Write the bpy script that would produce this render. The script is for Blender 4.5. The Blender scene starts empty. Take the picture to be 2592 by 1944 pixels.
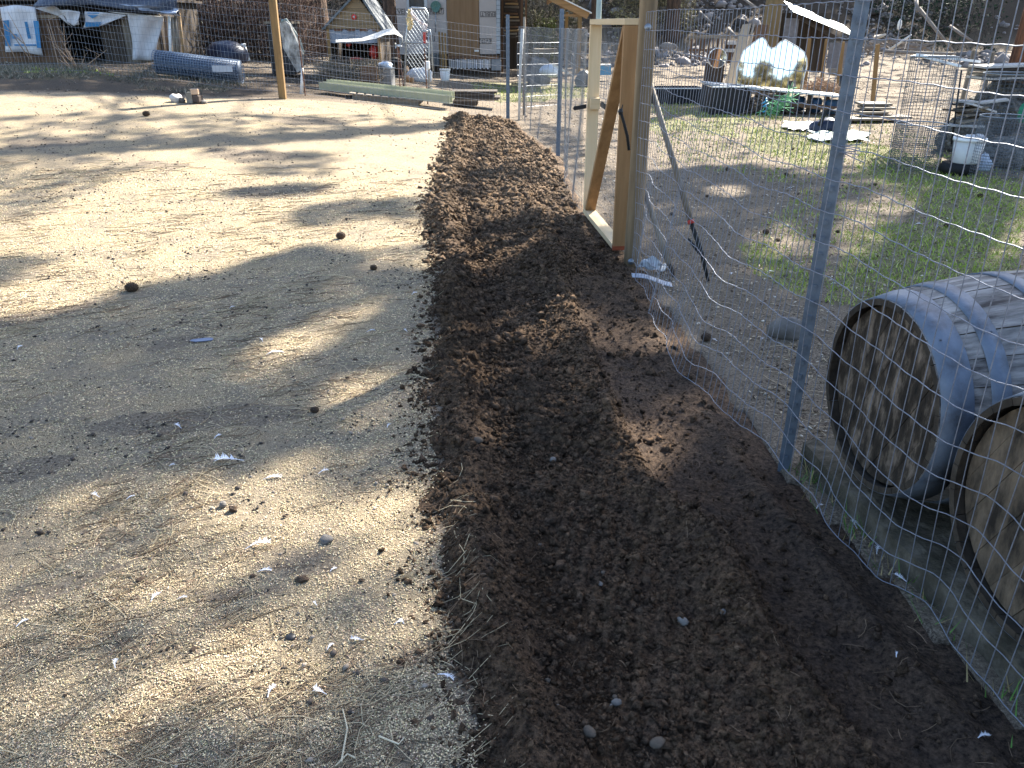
import bpy, math, random
import numpy as np
from mathutils import Vector, Matrix
random.seed(7); RNG = np.random.default_rng(11)
S = bpy.context.scene
C = S.collection
# ---------------------------------------------------------------- camera, sky, sun
PITCH = math.radians(24.0); CAMZ = 1.5; FPX = 2050.0
cam = bpy.data.cameras.new('camera'); camo = bpy.data.objects.new('camera', cam); C.objects.link(camo)
cam.sensor_width = 36; cam.lens = FPX/2592*36; cam.clip_start = .05; cam.clip_end = 600
camo.location = (0, 0, CAMZ); camo.rotation_euler = (math.radians(90)-PITCH, 0, 0)
S.camera = camo
AZ = math.radians(34); EL = math.radians(37)                # sun: ahead and to the right
SUN = Vector((math.sin(AZ)*math.cos(EL), math.cos(AZ)*math.cos(EL), math.sin(EL)))
w = bpy.data.worlds.new('World'); S.world = w; w.use_nodes = True
nt = w.node_tree; bg = nt.nodes['Background']; sk = nt.nodes.new('ShaderNodeTexSky')
sk.sky_type = 'NISHITA'; sk.sun_disc = False; sk.sun_elevation = EL; sk.sun_rotation = AZ
nt.links.new(sk.outputs[0], bg.inputs[0]); bg.inputs[1].default_value = .095
sl = bpy.data.lights.new('sun', 'SUN'); so = bpy.data.objects.new('sun', sl); C.objects.link(so)
sl.energy = 5.0; sl.angle = math.radians(.6); sl.color = (1, .935, .82)
so.rotation_euler = SUN.to_track_quat('Z', 'Y').to_euler(); so.location = (8, 10, 20)
S.view_settings.view_transform = 'Standard'; S.view_settings.look = 'None'
S.view_settings.exposure = 2.3; S.view_settings.gamma = 1; S.view_settings.use_curve_mapping = False

# ---------------------------------------------------------------- numbers
def sm(a, b, t):
    t = np.clip((np.asarray(t, float)-a)/(b-a), 0, 1); return t*t*(3-2*t)
def hsh(i, j, k=0):
    n = (i.astype(np.int64)*374761393 + j.astype(np.int64)*668265263 + k*1274126177) & 0x7fffffff
    n = ((n ^ (n >> 13))*1103515245) & 0x7fffffff
    return ((n ^ (n >> 16)) & 0xffff)/65535.0
def vn(x, y, k=0):
    x = np.asarray(x, float); y = np.asarray(y, float)
    i = np.floor(x).astype(int); j = np.floor(y).astype(int); fx = x-i; fy = y-j
    fx = fx*fx*(3-2*fx); fy = fy*fy*(3-2*fy)
    a = hsh(i, j, k); b = hsh(i+1, j, k); c = hsh(i, j+1, k); d = hsh(i+1, j+1, k)
    return (a*(1-fx)+b*fx)*(1-fy)+(c*(1-fx)+d*fx)*fy
def fbm(x, y, o=4, k=0):
    s = 0; a = .5
    for q in range(o):
        s = s+a*(vn(x*1.7**q*1.13, y*1.7**q*1.13, k+q)-.5)*2; a *= .55
    return s
def terr(x, y):
    x = np.asarray(x, float); y = np.asarray(y, float)
    z = .095*np.clip(-x, 0, 7.5)*sm(5, 14.5, y)*(1-sm(30, 40, y)*.5)
    z = z + .055*np.clip(y-26, 0, 9) + .42*np.clip(y-35, 0, 30)*(1+.25*fbm(x*.12, y*.12, 2, 5))
    z = z + .012*fbm(x*.9, y*.9, 3, 1)*sm(2, 6, y) + .25*fbm(x*.3, y*.3, 3, 9)*sm(34, 44, y)
    return z + .01*fbm(x*2.2, y*2.2, 2, 3)
def T(x, y): return float(terr(x, y))
cp, sp = math.cos(PITCH), math.sin(PITCH)
def at(px, py, D):                  # the point of the plane y = D that is seen in the photo at px, py
    a = PITCH-math.atan((972-py)/FPX)
    dz = -D*math.tan(a); dep = D*cp-dz*sp
    return Vector(((px-1296)/FPX*dep, D, CAMZ+dz))
def G(px, py):                      # the point of the ground seen there
    lo = .6
    D = .6
    while D < 70:
        p = at(px, py, D)
        if p.z < T(p.x, D): break
        lo = D; D *= 1.03
    hi = D
    for _ in range(18):
        m = (lo+hi)/2; p = at(px, py, m)
        if p.z < T(p.x, m): hi = m
        else: lo = m
    p = at(px, py, hi); return Vector((p.x, p.y, T(p.x, p.y)))
def proj(x, y, z):
    dz = z-CAMZ; dep = y*cp-dz*sp; v = y*sp+dz*cp
    return 1296+FPX*x/dep, 972-FPX*v/dep
def lerp(a, b, t): return a+(b-a)*t
def interp(y, pts): return np.interp(y, [p[0] for p in pts], [p[1] for p in pts])

# ---------------------------------------------------------------- materials
MATS = {}
def mat(name, c1, c2=None, scale=8, rough=.8, bump=.3, metal=0, stretch=(1, 1, 1), contrast=1.0, c3=None, attr=None, spec=.3, bdist=.01, trans=0, det=8):
    if name in MATS: return MATS[name]
    m = bpy.data.materials.new(name); m.use_nodes = True; n = m.node_tree.nodes; L = m.node_tree.links
    b = n['Principled BSDF']; b.inputs['Roughness'].default_value = rough; b.inputs['Metallic'].default_value = metal
    b.inputs['Specular IOR Level'].default_value = spec
    tc = n.new('ShaderNodeTexCoord'); mp = n.new('ShaderNodeMapping'); mp.inputs['Scale'].default_value = stretch
    L.new(tc.outputs['Object'], mp.inputs[0])
    no = n.new('ShaderNodeTexNoise'); no.inputs['Scale'].default_value = scale; no.inputs['Detail'].default_value = det
    no.inputs['Roughness'].default_value = .65
    L.new(mp.outputs[0], no.inputs['Vector'])
    cr = n.new('ShaderNodeValToRGB'); e = cr.color_ramp.elements
    h = .22/contrast
    e[0].position = .5-h; e[1].position = .5+h
    c2 = c2 or tuple(v*.6 for v in c1)
    e[0].color = (*c2, 1); e[1].color = (*c1, 1)
    if c3: q = cr.color_ramp.elements.new(.5); q.color = (*c3, 1)
    L.new(no.outputs[0], cr.inputs[0])
    oi = n.new('ShaderNodeObjectInfo'); mr = n.new('ShaderNodeMapRange'); mr.inputs[3].default_value = .82; mr.inputs[4].default_value = 1.15
    L.new(oi.outputs['Random'], mr.inputs[0])
    hs = n.new('ShaderNodeHueSaturation'); L.new(mr.outputs[0], hs.inputs['Value']); L.new(cr.outputs[0], hs.inputs['Color'])
    out = hs.outputs[0]
    if attr:
        at_ = n.new('ShaderNodeAttribute'); at_.attribute_name = attr
        mx = n.new('ShaderNodeMix'); mx.data_type = 'RGBA'; mx.blend_type = 'MULTIPLY'; mx.inputs[0].default_value = 1
        L.new(out, mx.inputs[6]); L.new(at_.outputs['Color'], mx.inputs[7]); out = mx.outputs[2]
    L.new(out, b.inputs['Base Color'])
    if bump:
        no2 = n.new('ShaderNodeTexNoise'); no2.inputs['Scale'].default_value = scale*3; no2.inputs['Detail'].default_value = 5
        L.new(mp.outputs[0], no2.inputs['Vector'])
        bp = n.new('ShaderNodeBump'); bp.inputs['Strength'].default_value = bump; bp.inputs['Distance'].default_value = bdist
        L.new(no2.outputs[0], bp.inputs['Height']); L.new(bp.outputs[0], b.inputs['Normal'])
    MATS[name] = m; return m
def wood(name, c1, c2, axis='z', scale=14, rough=.75, c3=None, contrast=1.3):
    st = {'z': (1, 1, .07), 'x': (.07, 1, 1), 'y': (1, .07, 1)}[axis]
    return mat(name+'_'+axis, c1, c2, scale, rough, .35, 0, st, contrast, c3, bdist=.004)

M = {}
M['pine'] = lambda a='z': wood('fresh_pine', (.66, .52, .33), (.54, .39, .22), a, 9)
M['fir'] = lambda a='z': wood('fir_board', (.33, .19, .085), (.22, .12, .05), a, 16)
M['greywood'] = lambda a='z': wood('weathered_wood', (.27, .225, .17), (.11, .09, .07), a, 18)
M['brownwood'] = lambda a='z': wood('brown_wood', (.17, .095, .05), (.08, .045, .028), a, 14)
M['darkwood'] = lambda a='z': wood('dark_wood', (.07, .05, .035), (.03, .022, .016), a, 14)
M['post'] = lambda a='z': wood('post_wood', (.23, .17, .09), (.11, .085, .045), a, 12)
M['tanpost'] = lambda a='z': wood('tan_post_wood', (.3, .18, .07), (.16, .1, .045), a, 12)
M['bark'] = lambda a='z': mat('bark', (.15, .09, .06), (.03, .022, .017), 9, .95, 1, 0, (1, 1, .25), 1.3, bdist=.05)
M['redbark'] = lambda a='z': mat('red_bark', (.24, .1, .05), (.035, .022, .016), 7, .95, 1, 0, (1, 1, .22), 1.4, bdist=.06)
def mm(key, *a, **k): return mat(key, *a, **k)
galv = mm('galvanised', (.34, .38, .42), (.22, .25, .28), 20, .45, .15, .75)
wire = mm('wire_steel', (.26, .28, .31), (.16, .17, .19), 30, .5, 0, .5)
wirenear = mm('wire_zinc', (.30, .32, .37), (.15, .16, .19), 60, .55, 0, .5)
tpostm = mm('painted_steel_post', (.15, .19, .24), (.09, .115, .15), 25, .5, .15, .4)
black = mm('black_plastic', (.02, .02, .022), (.012, .012, .014), 8, .45, .1, 0)
blackrub = mm('black_rubber', (.018, .018, .018), (.01, .01, .01), 20, .7, .2, 0)
whitep = mm('white_plastic', (.78, .78, .76), (.62, .62, .6), 4, .4, .1, 0)
cloth = mm('woven_sack', (.66, .65, .66), (.5, .49, .51), 6, .8, .3, 0)
blueprint = mm('blue_print', (.05, .22, .42), (.04, .16, .32), 12, .8, 0)
bluetarp = mm('grey_blue_tarp', (.10, .125, .18), (.035, .042, .065), 3, .55, .6, 0, bdist=.05)
leather = None
concrete = mm('concrete', (.30, .27, .23), (.13, .12, .09), 9, .9, .5, 0, contrast=.9)
stone = mm('field_stone', (.17, .155, .14), (.085, .078, .07), 14, .85, .4, 0, bdist=.01)
palestone = mm('pale_stone', (.55, .52, .48), (.34, .32, .3), 12, .85, .4, 0)
redm = mm('red_paint', (.5, .04, .03), (.3, .03, .02), 12, .5, 0)
chrome = bpy.data.materials.new('mirror_glass'); chrome.use_nodes = True
b = chrome.node_tree.nodes['Principled BSDF']; b.inputs['Metallic'].default_value = 1; b.inputs['Roughness'].default_value = .03
b.inputs['Base Color'].default_value = (.86, .87, .84, 1)

# ---------------------------------------------------------------- mesh helpers
def rot(rx=0, ry=0, rz=0):
    return np.array((Matrix.Rotation(rz, 3, 'Z') @ Matrix.Rotation(ry, 3, 'Y') @ Matrix.Rotation(rx, 3, 'X')))
class MB:
    def __init__(s): s.v = []; s.f = []; s.n = 0
    def add(s, v, f):
        v = np.asarray(v, float).reshape(-1, 3); s.v.append(v); s.f += [tuple(int(i)+s.n for i in q) for q in f]; s.n += len(v); return s
    def box(s, c, d, rx=0, ry=0, rz=0):
        q = np.array([(x, y, z) for x in (-.5, .5) for y in (-.5, .5) for z in (-.5, .5)])*np.array(d)
        q = q @ rot(rx, ry, rz).T+np.array(c)
        return s.add(q, [(0, 1, 3, 2), (4, 6, 7, 5), (0, 4, 5, 1), (2, 3, 7, 6), (0, 2, 6, 4), (1, 5, 7, 3)])
    def bb(s, a, b):                # box from min corner to max corner
        a = np.array(a, float); b = np.array(b, float); return s.box((a+b)/2, np.abs(b-a))
    def beam(s, p, q, wd, th, up=(0, 1, 0)):  # board from p to q: wd across, th along 'up'
        p = Vector(p); q = Vector(q); d = (q-p); L = d.length; d.normalize(); u = Vector(up); u = (u-d*u.dot(d)).normalized(); r = d.cross(u)
        P = []
        for t in (p, q):
            for i, j in ((-1, -1), (1, -1), (1, 1), (-1, 1)): P.append(t+r*(i*wd/2)+u*(j*th/2))
        return s.add([tuple(v) for v in P], [(3, 2, 1, 0), (4, 5, 6, 7), (0, 1, 5, 4), (1, 2, 6, 5), (2, 3, 7, 6), (3, 0, 4, 7)])
    def tube(s, P, r, n=6, caps=True):
        P = np.asarray([tuple(p) for p in P], float); m = len(P); r = np.broadcast_to(np.asarray(r, float), (m,))
        Tn = np.gradient(P, axis=0); Tn /= np.linalg.norm(Tn, axis=1)[:, None]+1e-9
        ref = np.array([0, 0, 1.]) if abs(Tn[:, 2]).mean() < .8 else np.array([1., 0, 0])
        A = np.cross(Tn, ref); A /= np.linalg.norm(A, axis=1)[:, None]+1e-9; B = np.cross(Tn, A)
        th = np.arange(n)*2*math.pi/n
        V = P[:, None]+r[:, None, None]*(np.cos(th)[None, :, None]*A[:, None]+np.sin(th)[None, :, None]*B[:, None])
        F = [(i*n+j, i*n+(j+1) % n, (i+1)*n+(j+1) % n, (i+1)*n+j) for i in range(m-1) for j in range(n)]
        if caps: F += [tuple(range(n))[::-1], tuple((m-1)*n+j for j in range(n))]
        return s.add(V, F)
    def cyl(s, p, q, r0, r1=None, n=16): return s.tube([p, q], [r0, r0 if r1 is None else r1], n)
    def lathe(s, prof, c, n=24, axis=(0, 0, 1), caps=False):
        a = Vector(axis).normalized(); q = Vector((0, 0, 1)).rotation_difference(a).to_matrix(); V = []
        for r, h in prof:
            for j in range(n):
                t = 2*math.pi*j/n; V.append(tuple(q @ Vector((r*math.cos(t), r*math.sin(t), h))+Vector(c)))
        F = [(i*n+j, i*n+(j+1) % n, (i+1)*n+(j+1) % n, (i+1)*n+j) for i in range(len(prof)-1) for j in range(n)]
        if caps: F += [tuple(range(n))[::-1], tuple((len(prof)-1)*n+j for j in range(n))]
        return s.add(V, F)
    def blob(s, c, r, n=12, m=8, nz=.15, k=0, rz=0):
        r = np.broadcast_to(np.asarray(r, float), (3,)); V = []
        for i in range(m+1):
            ph = math.pi*i/m
            for j in range(n):
                t = 2*math.pi*j/n; d = np.array([math.sin(ph)*math.cos(t), math.sin(ph)*math.sin(t), math.cos(ph)])
                g = 1+nz*float(fbm(d[0]*1.7+k*3.1+9, d[1]*1.7+d[2]*2.3+k, 3, k)); V.append(d*r*g)
        V = np.array(V) @ rot(0, 0, rz).T+np.array(c)
        F = [(i*n+j, (i+1)*n+j, (i+1)*n+(j+1) % n, i*n+(j+1) % n) for i in range(m) for j in range(n)]
        return s.add(V, F)
    def prism(s, poly, y0, y1):     # polygon of (x, z) pushed through y0..y1
        n = len(poly); V = [(x, y0, z) for x, z in poly]+[(x, y1, z) for x, z in poly]
        return s.add(V, [tuple(range(n)), tuple(range(2*n-1, n-1, -1))]+[(i, i+n, (i+1) % n+n, (i+1) % n) for i in range(n)])
    def sheet(s, P, th=0.004):      # grid of points with a little thickness along y
        P = np.asarray(P, float); a, b = P.shape[:2]; Q = P.copy(); Q[..., 1] += th
        V = np.concatenate([P.reshape(-1, 3), Q.reshape(-1, 3)]); N = a*b; F = []
        for i in range(a-1):
            for j in range(b-1):
                q = (i*b+j, i*b+j+1, (i+1)*b+j+1, (i+1)*b+j); F += [q, tuple(N+t for t in q[::-1])]
        for i in range(a-1): F += [(i*b, (i+1)*b, N+(i+1)*b, N+i*b), (i*b+b-1, N+i*b+b-1, N+(i+1)*b+b-1, (i+1)*b+b-1)]
        for j in range(b-1): F += [(j, N+j, N+j+1, j+1), ((a-1)*b+j, (a-1)*b+j+1, N+(a-1)*b+j+1, N+(a-1)*b+j)]
        return s.add(V, F)
    def build(s, name, m, parent=None, smooth=False, label=None, cat=None, group=None, kind=None, bevel=0, loc=None):
        V = np.concatenate(s.v)
        if parent is not None: o0 = np.array(wloc(parent))
        elif loc is not None: o0 = np.array(loc, float)
        elif kind: o0 = np.zeros(3)
        else: o0 = np.array([(V[:, 0].min()+V[:, 0].max())/2, (V[:, 1].min()+V[:, 1].max())/2, V[:, 2].min()])
        me = bpy.data.meshes.new(name); me.from_pydata((V-o0).tolist(), [], s.f)
        if smooth: me.polygons.foreach_set('use_smooth', [True]*len(me.polygons))
        me.materials.append(m); o = bpy.data.objects.new(name, me); C.objects.link(o)
        if parent is None: o.location = o0
        else: o.parent = parent
        if bevel:
            md = o.modifiers.new('bevel', 'BEVEL'); md.width = bevel; md.segments = 2
        tag(o, label, cat, group, kind); return o
def wloc(o):
    p = Vector((0, 0, 0))
    while o is not None: p += o.location; o = o.parent
    return p
def tag(o, label=None, cat=None, group=None, kind=None):
    for k, v in (('label', label), ('category', cat), ('group', group), ('kind', kind)):
        if v: o[k] = v
    return o
def thing(name, label, cat, loc, group=None):
    o = bpy.data.objects.new(name, None); C.objects.link(o); o.location = loc; o.empty_display_size = .1
    return tag(o, label, cat, group)
def bulk(name, V, F, m, label=None, cat=None, parent=None, kind=None, tint=None, smooth=False, group=None):   # big numpy meshes
    V = np.asarray(V, float); F = np.asarray(F, np.int32)
    if parent is not None: V = V-np.array(wloc(parent))
    me = bpy.data.meshes.new(name); k = F.shape[1]
    me.vertices.add(len(V)); me.vertices.foreach_set('co', V.ravel())
    me.loops.add(F.size); me.loops.foreach_set('vertex_index', F.ravel())
    me.polygons.add(len(F)); me.polygons.foreach_set('loop_start', np.arange(len(F), dtype=np.int32)*k)
    if smooth: me.polygons.foreach_set('use_smooth', np.ones(len(F), bool))
    me.update(calc_edges=True)
    if tint is not None:
        a = me.color_attributes.new('tint', 'FLOAT_COLOR', 'POINT'); q = np.ones((len(V), 4)); q[:, :3] = tint; a.data.foreach_set('color', q.ravel())
    me.materials.append(m); o = bpy.data.objects.new(name, me); C.objects.link(o)
    if parent is not None: o.parent = parent
    return tag(o, label, cat, group, kind)
def inst(P, base_v, base_f, scale, R, tint=None):  # many copies of a small shape as arrays; R: (n,3,3)
    n = len(P); V = np.einsum('nij,nkj->nki', R, base_v[None]*scale[:, None, :])+P[:, None, :]
    F = (base_f[None]+(np.arange(n)*len(base_v))[:, None, None]).reshape(-1, base_f.shape[1])
    t = None if tint is None else np.repeat(tint, len(base_v), axis=0)
    return V.reshape(-1, 3), F, t
def rmats(rz, tilt, rng=RNG):
    n = len(rz); c, s_ = np.cos(rz), np.sin(rz); a = rng.uniform(0, 2*math.pi, n); 
    Z = np.zeros((n, 3, 3)); Z[:, 0, 0] = c; Z[:, 0, 1] = -s_; Z[:, 1, 0] = s_; Z[:, 1, 1] = c; Z[:, 2, 2] = 1
    ct, st = np.cos(tilt), np.sin(tilt); X = np.zeros((n, 3, 3)); X[:, 0, 0] = 1; X[:, 1, 1] = ct; X[:, 1, 2] = -st; X[:, 2, 1] = st; X[:, 2, 2] = ct
    ct, st = np.cos(a*0+tilt*np.sin(a)), np.sin(tilt*np.sin(a)); Y = np.zeros((n, 3, 3)); Y[:, 1, 1] = 1; Y[:, 0, 0] = ct; Y[:, 0, 2] = st; Y[:, 2, 0] = -st; Y[:, 2, 2] = ct
    return Z @ Y @ X
OCT = np.array([(1, 0, 0), (-1, 0, 0), (0, 1, 0), (0, -1, 0), (0, 0, 1), (0, 0, -1)], float)*.5
OCTF = np.array([(0, 2, 4), (2, 1, 4), (1, 3, 4), (3, 0, 4), (2, 0, 5), (1, 2, 5), (3, 1, 5), (0, 3, 5)])
g_ = (1+5**.5)/2
ICO = np.array([(-1, g_, 0), (1, g_, 0), (-1, -g_, 0), (1, -g_, 0), (0, -1, g_), (0, 1, g_), (0, -1, -g_), (0, 1, -g_), (g_, 0, -1), (g_, 0, 1), (-g_, 0, -1), (-g_, 0, 1)])/1.9/2
ICOF = np.array([(0, 11, 5), (0, 5, 1), (0, 1, 7), (0, 7, 10), (0, 10, 11), (1, 5, 9), (5, 11, 4), (11, 10, 2), (10, 7, 6), (7, 1, 8), (3, 9, 4), (3, 4, 2), (3, 2, 6), (3, 6, 8), (3, 8, 9), (4, 9, 5), (2, 4, 11), (6, 2, 10), (8, 6, 7), (9, 8, 1)])
# ---------------------------------------------------------------- where the tilled strip runs
XL = [(.5, -.06), (1.29, -.11), (1.58, -.186), (2.3, -.279), (3.29, -.417), (3.88, -.427), (5.27, -.518), (7.16, -.77), (9.5, -.80), (12.9, -.887), (14.2, -1.1), (16, -1.1)]
XR = [(.5, 1.33), (1.4, 1.195), (2.58, 1.004), (5.37, .818), (6.9, .614), (10.28, .566), (12.9, .13), (14.2, .0), (16, 0)]
RIDGE = [(.5, .98), (1.3, .75), (1.7, .67), (2.1, .62), (2.5, .43), (3.3, .36), (4.46, .315), (6, .3), (8, .1), (14, -.2)]
def xl(y): return interp(y, XL)+.05*fbm(np.asarray(y)*2.3, np.asarray(y)*0+3, 3, 4)+.02*fbm(np.asarray(y)*14., np.asarray(y)*0+3, 2, 8)
def xr(y): return interp(y, XR)
def soil_rel(x, y):                 # relief of the tilled strip above the ground
    x = np.asarray(x, float); y = np.asarray(y, float)
    L = xl(y); R = xr(y); rd = interp(y, RIDGE)+.035*fbm(y*3, y*0+7, 3, 2)
    farr = sm(5, 7, y)
    t = x-L
    edge = sm(-.07, .16, t+.12*fbm(x*6, y*6, 4, 14))*(1-sm(-.01, .07, x-R+.05*fbm(x*5, y*5, 2, 15)))*(1-sm(13.6, 14.3, y+.25*fbm(x*3, y*3, 3, 6)))
    ridgeL = .05*np.exp(-((t-.15)/.085)**2)*(1+.7*fbm(y*2.6, x*0+2, 3, 3))
    trench = -.03*np.exp(-((t-.34)/.09)**2)*(1+.8*fbm(y*1.9, x*0+5, 2, 7))
    ridgeM = .065*np.exp(-((x-rd)/np.where(x > rd, .05, .11))**2)*(1-.6*farr)*(1+.7*fbm(y*3.3, x*0+4, 3, 5))
    path = sm(0, .06, x-rd)*(1-farr)*(1-sm(2.5, 3.2, y)*.8)
    rough = .024*fbm(x*5, y*5, 4, 11)+.013*fbm(x*19, y*19, 4, 12)+.008*fbm(x*60, y*60, 3, 13)*(1-sm(5, 8, y))
    rough = rough+.035*np.abs(fbm(x*3.6, y*2.2, 3, 21))*farr
    row = .030*np.sin((y+.35*x+.05*fbm(x*4, y*4, 2, 30))*2*math.pi/.062)*sm(2.6, 2.9, y)*(1-sm(4.6, 5.2, y))*np.exp(-((x-(rd-.28+.4*np.sin(y*1.1)))/.2)**2)
    row = row+.006*np.sin((x*1.1-y*.25)*2*math.pi/.055)*(1-sm(2.1, 2.8, y))*np.exp(-((x-rd+.35)/.3)**2)
    h = ridgeL+trench+ridgeM+rough*(1-.62*path)+row+.012
    h = h-path*.02+.035*np.exp(-((x-(R-.16))/.05)**2)*path
    mound = .09*np.exp(-(((y-13.3)/.5)**2+((x+.45)/.6)**2))+.10*np.exp(-(((y-5.2)/.35)**2+((x-.25)/.18)**2))+.08*np.exp(-(((y-6.5)/.5)**2+((x+.6)/.16)**2))
    h = h+mound
    return h*edge-.022*(1-edge)
def ztop(x, y):                     # the top of whatever soil lies there
    return terr(x, y)+np.maximum(soil_rel(x, y), 0)
def GS(px, py):
    p = G(px, py)
    for _ in range(6):
        z = float(ztop(p.x, p.y)); v = at(px, py, 1); d = Vector((v.x, v.y, v.z-CAMZ)); t = (z-CAMZ)/d.z; p = Vector((d.x*t, d.y*t, z))
    return p

def inpoly(px, py, poly):
    r = np.zeros(px.shape, bool); n = len(poly); j = n-1
    for i in range(n):
        xi, yi = poly[i]; xj, yj = poly[j]
        c = ((yi > py) != (yj > py)) & (px < (xj-xi)*(py-yi)/((yj-yi) or 1e-9)+xi); r ^= c; j = i
    return r
# how much shade the crowns are shaped to throw on each stretch of ground (1 = all sun hidden); later entries win
SH = [
 (.62, [(-900, -50), (3500, -50), (3500, 60), (-900, 90)]),
 (.28, [(-900, 60), (3500, 60), (3500, 330), (-900, 300)]),
 (.0, [(-900, 235), (1320, 235), (1320, 800), (-900, 800)]),
 (.8, [(-900, 150), (170, 170), (300, 190), (600, 215), (690, 235), (600, 250), (420, 246), (240, 241), (-900, 236)]),
 (.35, [(-900, 300), (300, 285), (900, 290), (1100, 300), (880, 340), (600, 352), (200, 372), (-900, 400)]),
 (.9, [(-900, 395), (0, 380), (235, 358), (650, 343), (880, 330), (1130, 306), (1200, 312), (1120, 328), (880, 352), (650, 364), (235, 390), (0, 405), (-900, 420)]),
 (.38, [(-900, 410), (230, 395), (350, 430), (250, 470), (60, 560), (-900, 620)]),
 (.5, [(480, 375), (820, 385), (860, 405), (640, 425)]), (.45, [(690, 402), (850, 420), (840, 445), (620, 445)]),
 (.75, [(560, 480), (735, 461), (850, 462), (810, 490), (590, 500)]),
 (.7, [(730, 540), (850, 508), (970, 503), (1080, 495), (1130, 530), (1080, 575), (980, 560), (900, 562), (760, 575)]),
 (.8, [(-900, 655), (0, 650), (110, 652), (130, 662), (80, 680), (40, 710), (0, 722), (-900, 750)]),
 # the large shade over the near field
 (.93, [(-900, 870), (0, 838), (120, 800), (265, 760), (330, 722), (530, 700), (620, 660), (740, 628), (830, 622), (910, 635), (1000, 655), (1090, 690), (1320, 640), (1340, 1300), (-900, 1300)]),
 (.45, [(915, 655), (1000, 625), (1085, 618), (1100, 645), (1000, 684), (920, 695)]),
 (.15, [(586, 925), (676, 862), (810, 796), (922, 760), (990, 752), (930, 806), (828, 880), (700, 935), (600, 945)]),
 (.2, [(800, 975), (880, 945), (1000, 915), (1090, 905), (1110, 985), (1060, 1060), (930, 1080), (850, 1040)]),
 (.5, [(-900, 1330), (0, 1290), (200, 1250), (420, 1180), (640, 1170), (800, 1150), (1100, 1190), (1110, 1944), (1110, 2100), (-900, 2100)]),
 (.08, [(480, 1240), (690, 1190), (860, 1280), (1000, 1215), (1060, 1240), (1080, 1500), (990, 1510), (900, 1420), (620, 1400), (520, 1300)]),
 (.28, [(0, 1720), (210, 1700), (480, 1620), (900, 1520), (1080, 1500), (1060, 1600), (700, 1750), (300, 1820), (0, 1900)]),
 (.95, [(1120, 1180), (1160, 1944), (1160, 2200), (3400, 2200), (3400, 1000), (2100, 700), (1300, 640)]),
 (.8, [(-900, 1840), (900, 1780), (1180, 1700), (1180, 2200), (-900, 2200)]),
 # strip
 (.12, [(1150, 290), (1330, 300), (1480, 470), (1560, 560), (1330, 545), (1200, 600), (1080, 620), (1060, 560), (1080, 500), (1130, 420)]),
 (.8, [(1150, 432), (1330, 438), (1350, 470), (1180, 462)]), (.6, [(1130, 470), (1240, 482), (1230, 505), (1120, 498)]),
 (.9, [(1150, 640), (1170, 600), (1310, 555), (1360, 575), (1300, 610), (1170, 655)]),
 (.0, [(1140, 645), (1300, 592), (1390, 590), (1370, 660), (1240, 712), (1140, 705)]),
 (.95, [(1100, 700), (1230, 690), (1330, 650), (1430, 560), (1600, 690), (1800, 900), (1990, 1150), (1900, 1250), (1700, 1000), (1430, 800), (1250, 810), (1100, 830)]),
 (.08, [(1200, 862), (1320, 795), (1440, 768), (1530, 812), (1660, 835), (1740, 830), (1790, 960), (1700, 945), (1510, 895), (1420, 880), (1290, 890)]),
 (.75, [(1180, 860), (1300, 880), (1500, 890), (1700, 930), (1850, 1000), (1850, 1080), (1500, 1090), (1230, 1100)]),
 (.0, [(1540, 1080), (1640, 1068), (1720, 1095), (1800, 1130), (1880, 1195), (1760, 1225), (1735, 1262), (1630, 1255), (1545, 1190)]), (.45, [(1100, 820), (1220, 830), (1300, 1000), (1290, 1240), (1220, 1400), (1110, 1300), (1080, 1100), (1090, 950)]),
 # yard right of the fence
 (.0, [(1120, 178), (1500, 196), (1500, 340), (1330, 300), (1140, 250)]), (.06, [(1480, 180), (2100, 200), (2100, 260), (1480, 250)]), (.06, [(1480, 250), (2700, 250), (3400, 420), (3400, 470), (2592, 470), (2100, 440), (1700, 430), (1480, 420)]),
 (.9, [(1640, 435), (1760, 420), (1915, 415), (2120, 475), (2170, 480), (2200, 520), (2340, 560), (2330, 590), (2200, 570), (2130, 560), (2080, 620), (1900, 590), (1860, 700), (1640, 660), (1600, 500)]),
 (.15, [(1790, 470), (1860, 468), (1900, 492), (1850, 502), (1790, 492)]),
 (.85, [(1640, 560), (1860, 590), (1880, 660), (2080, 760), (2300, 690), (2592, 640), (2592, 780), (2000, 1000), (1640, 760)]),
 (.15, [(1905, 590), (1990, 560), (2040, 610), (1990, 640), (1910, 620)]),
 (.25, [(2130, 510), (2230, 490), (2592, 560), (3400, 640), (3400, 720), (2592, 640), (2380, 700), (2240, 700), (2120, 610)]),
 (.85, [(2210, 565), (2330, 560), (2440, 600), (2330, 625), (2230, 600)]),
 (.9, [(2200, 410), (2592, 440), (2700, 520), (2500, 480), (2320, 470), (2200, 450)]),
 (.85, [(1640, 262), (1800, 270), (1900, 295), (1640, 285)]),
 (.9, [(2060, -50), (2700, -50), (2700, 90), (2480, 120), (2330, 60), (2200, -10)]),
 (.1, [(1820, 40), (1950, 40), (1900, 200), (1700, 210), (1650, 170), (1800, 120)]),
 (.12, [(2160, 105), (2320, 130), (2592, 180), (2592, 300), (2100, 230)]),
]
def shade(x, y, z):
    px, py = proj(x, y, z); k = 1+np.minimum(y, 12)*0
    wx = 16*fbm(x*1.6, y*1.6, 3, 40); wy = 7*fbm(x*1.6+30, y*1.6, 3, 41)
    px = px+wx; py = py+wy; s = np.full(px.shape, .5)
    for v, P in SH: s[inpoly(px, py, P)] = v
    return s
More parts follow.
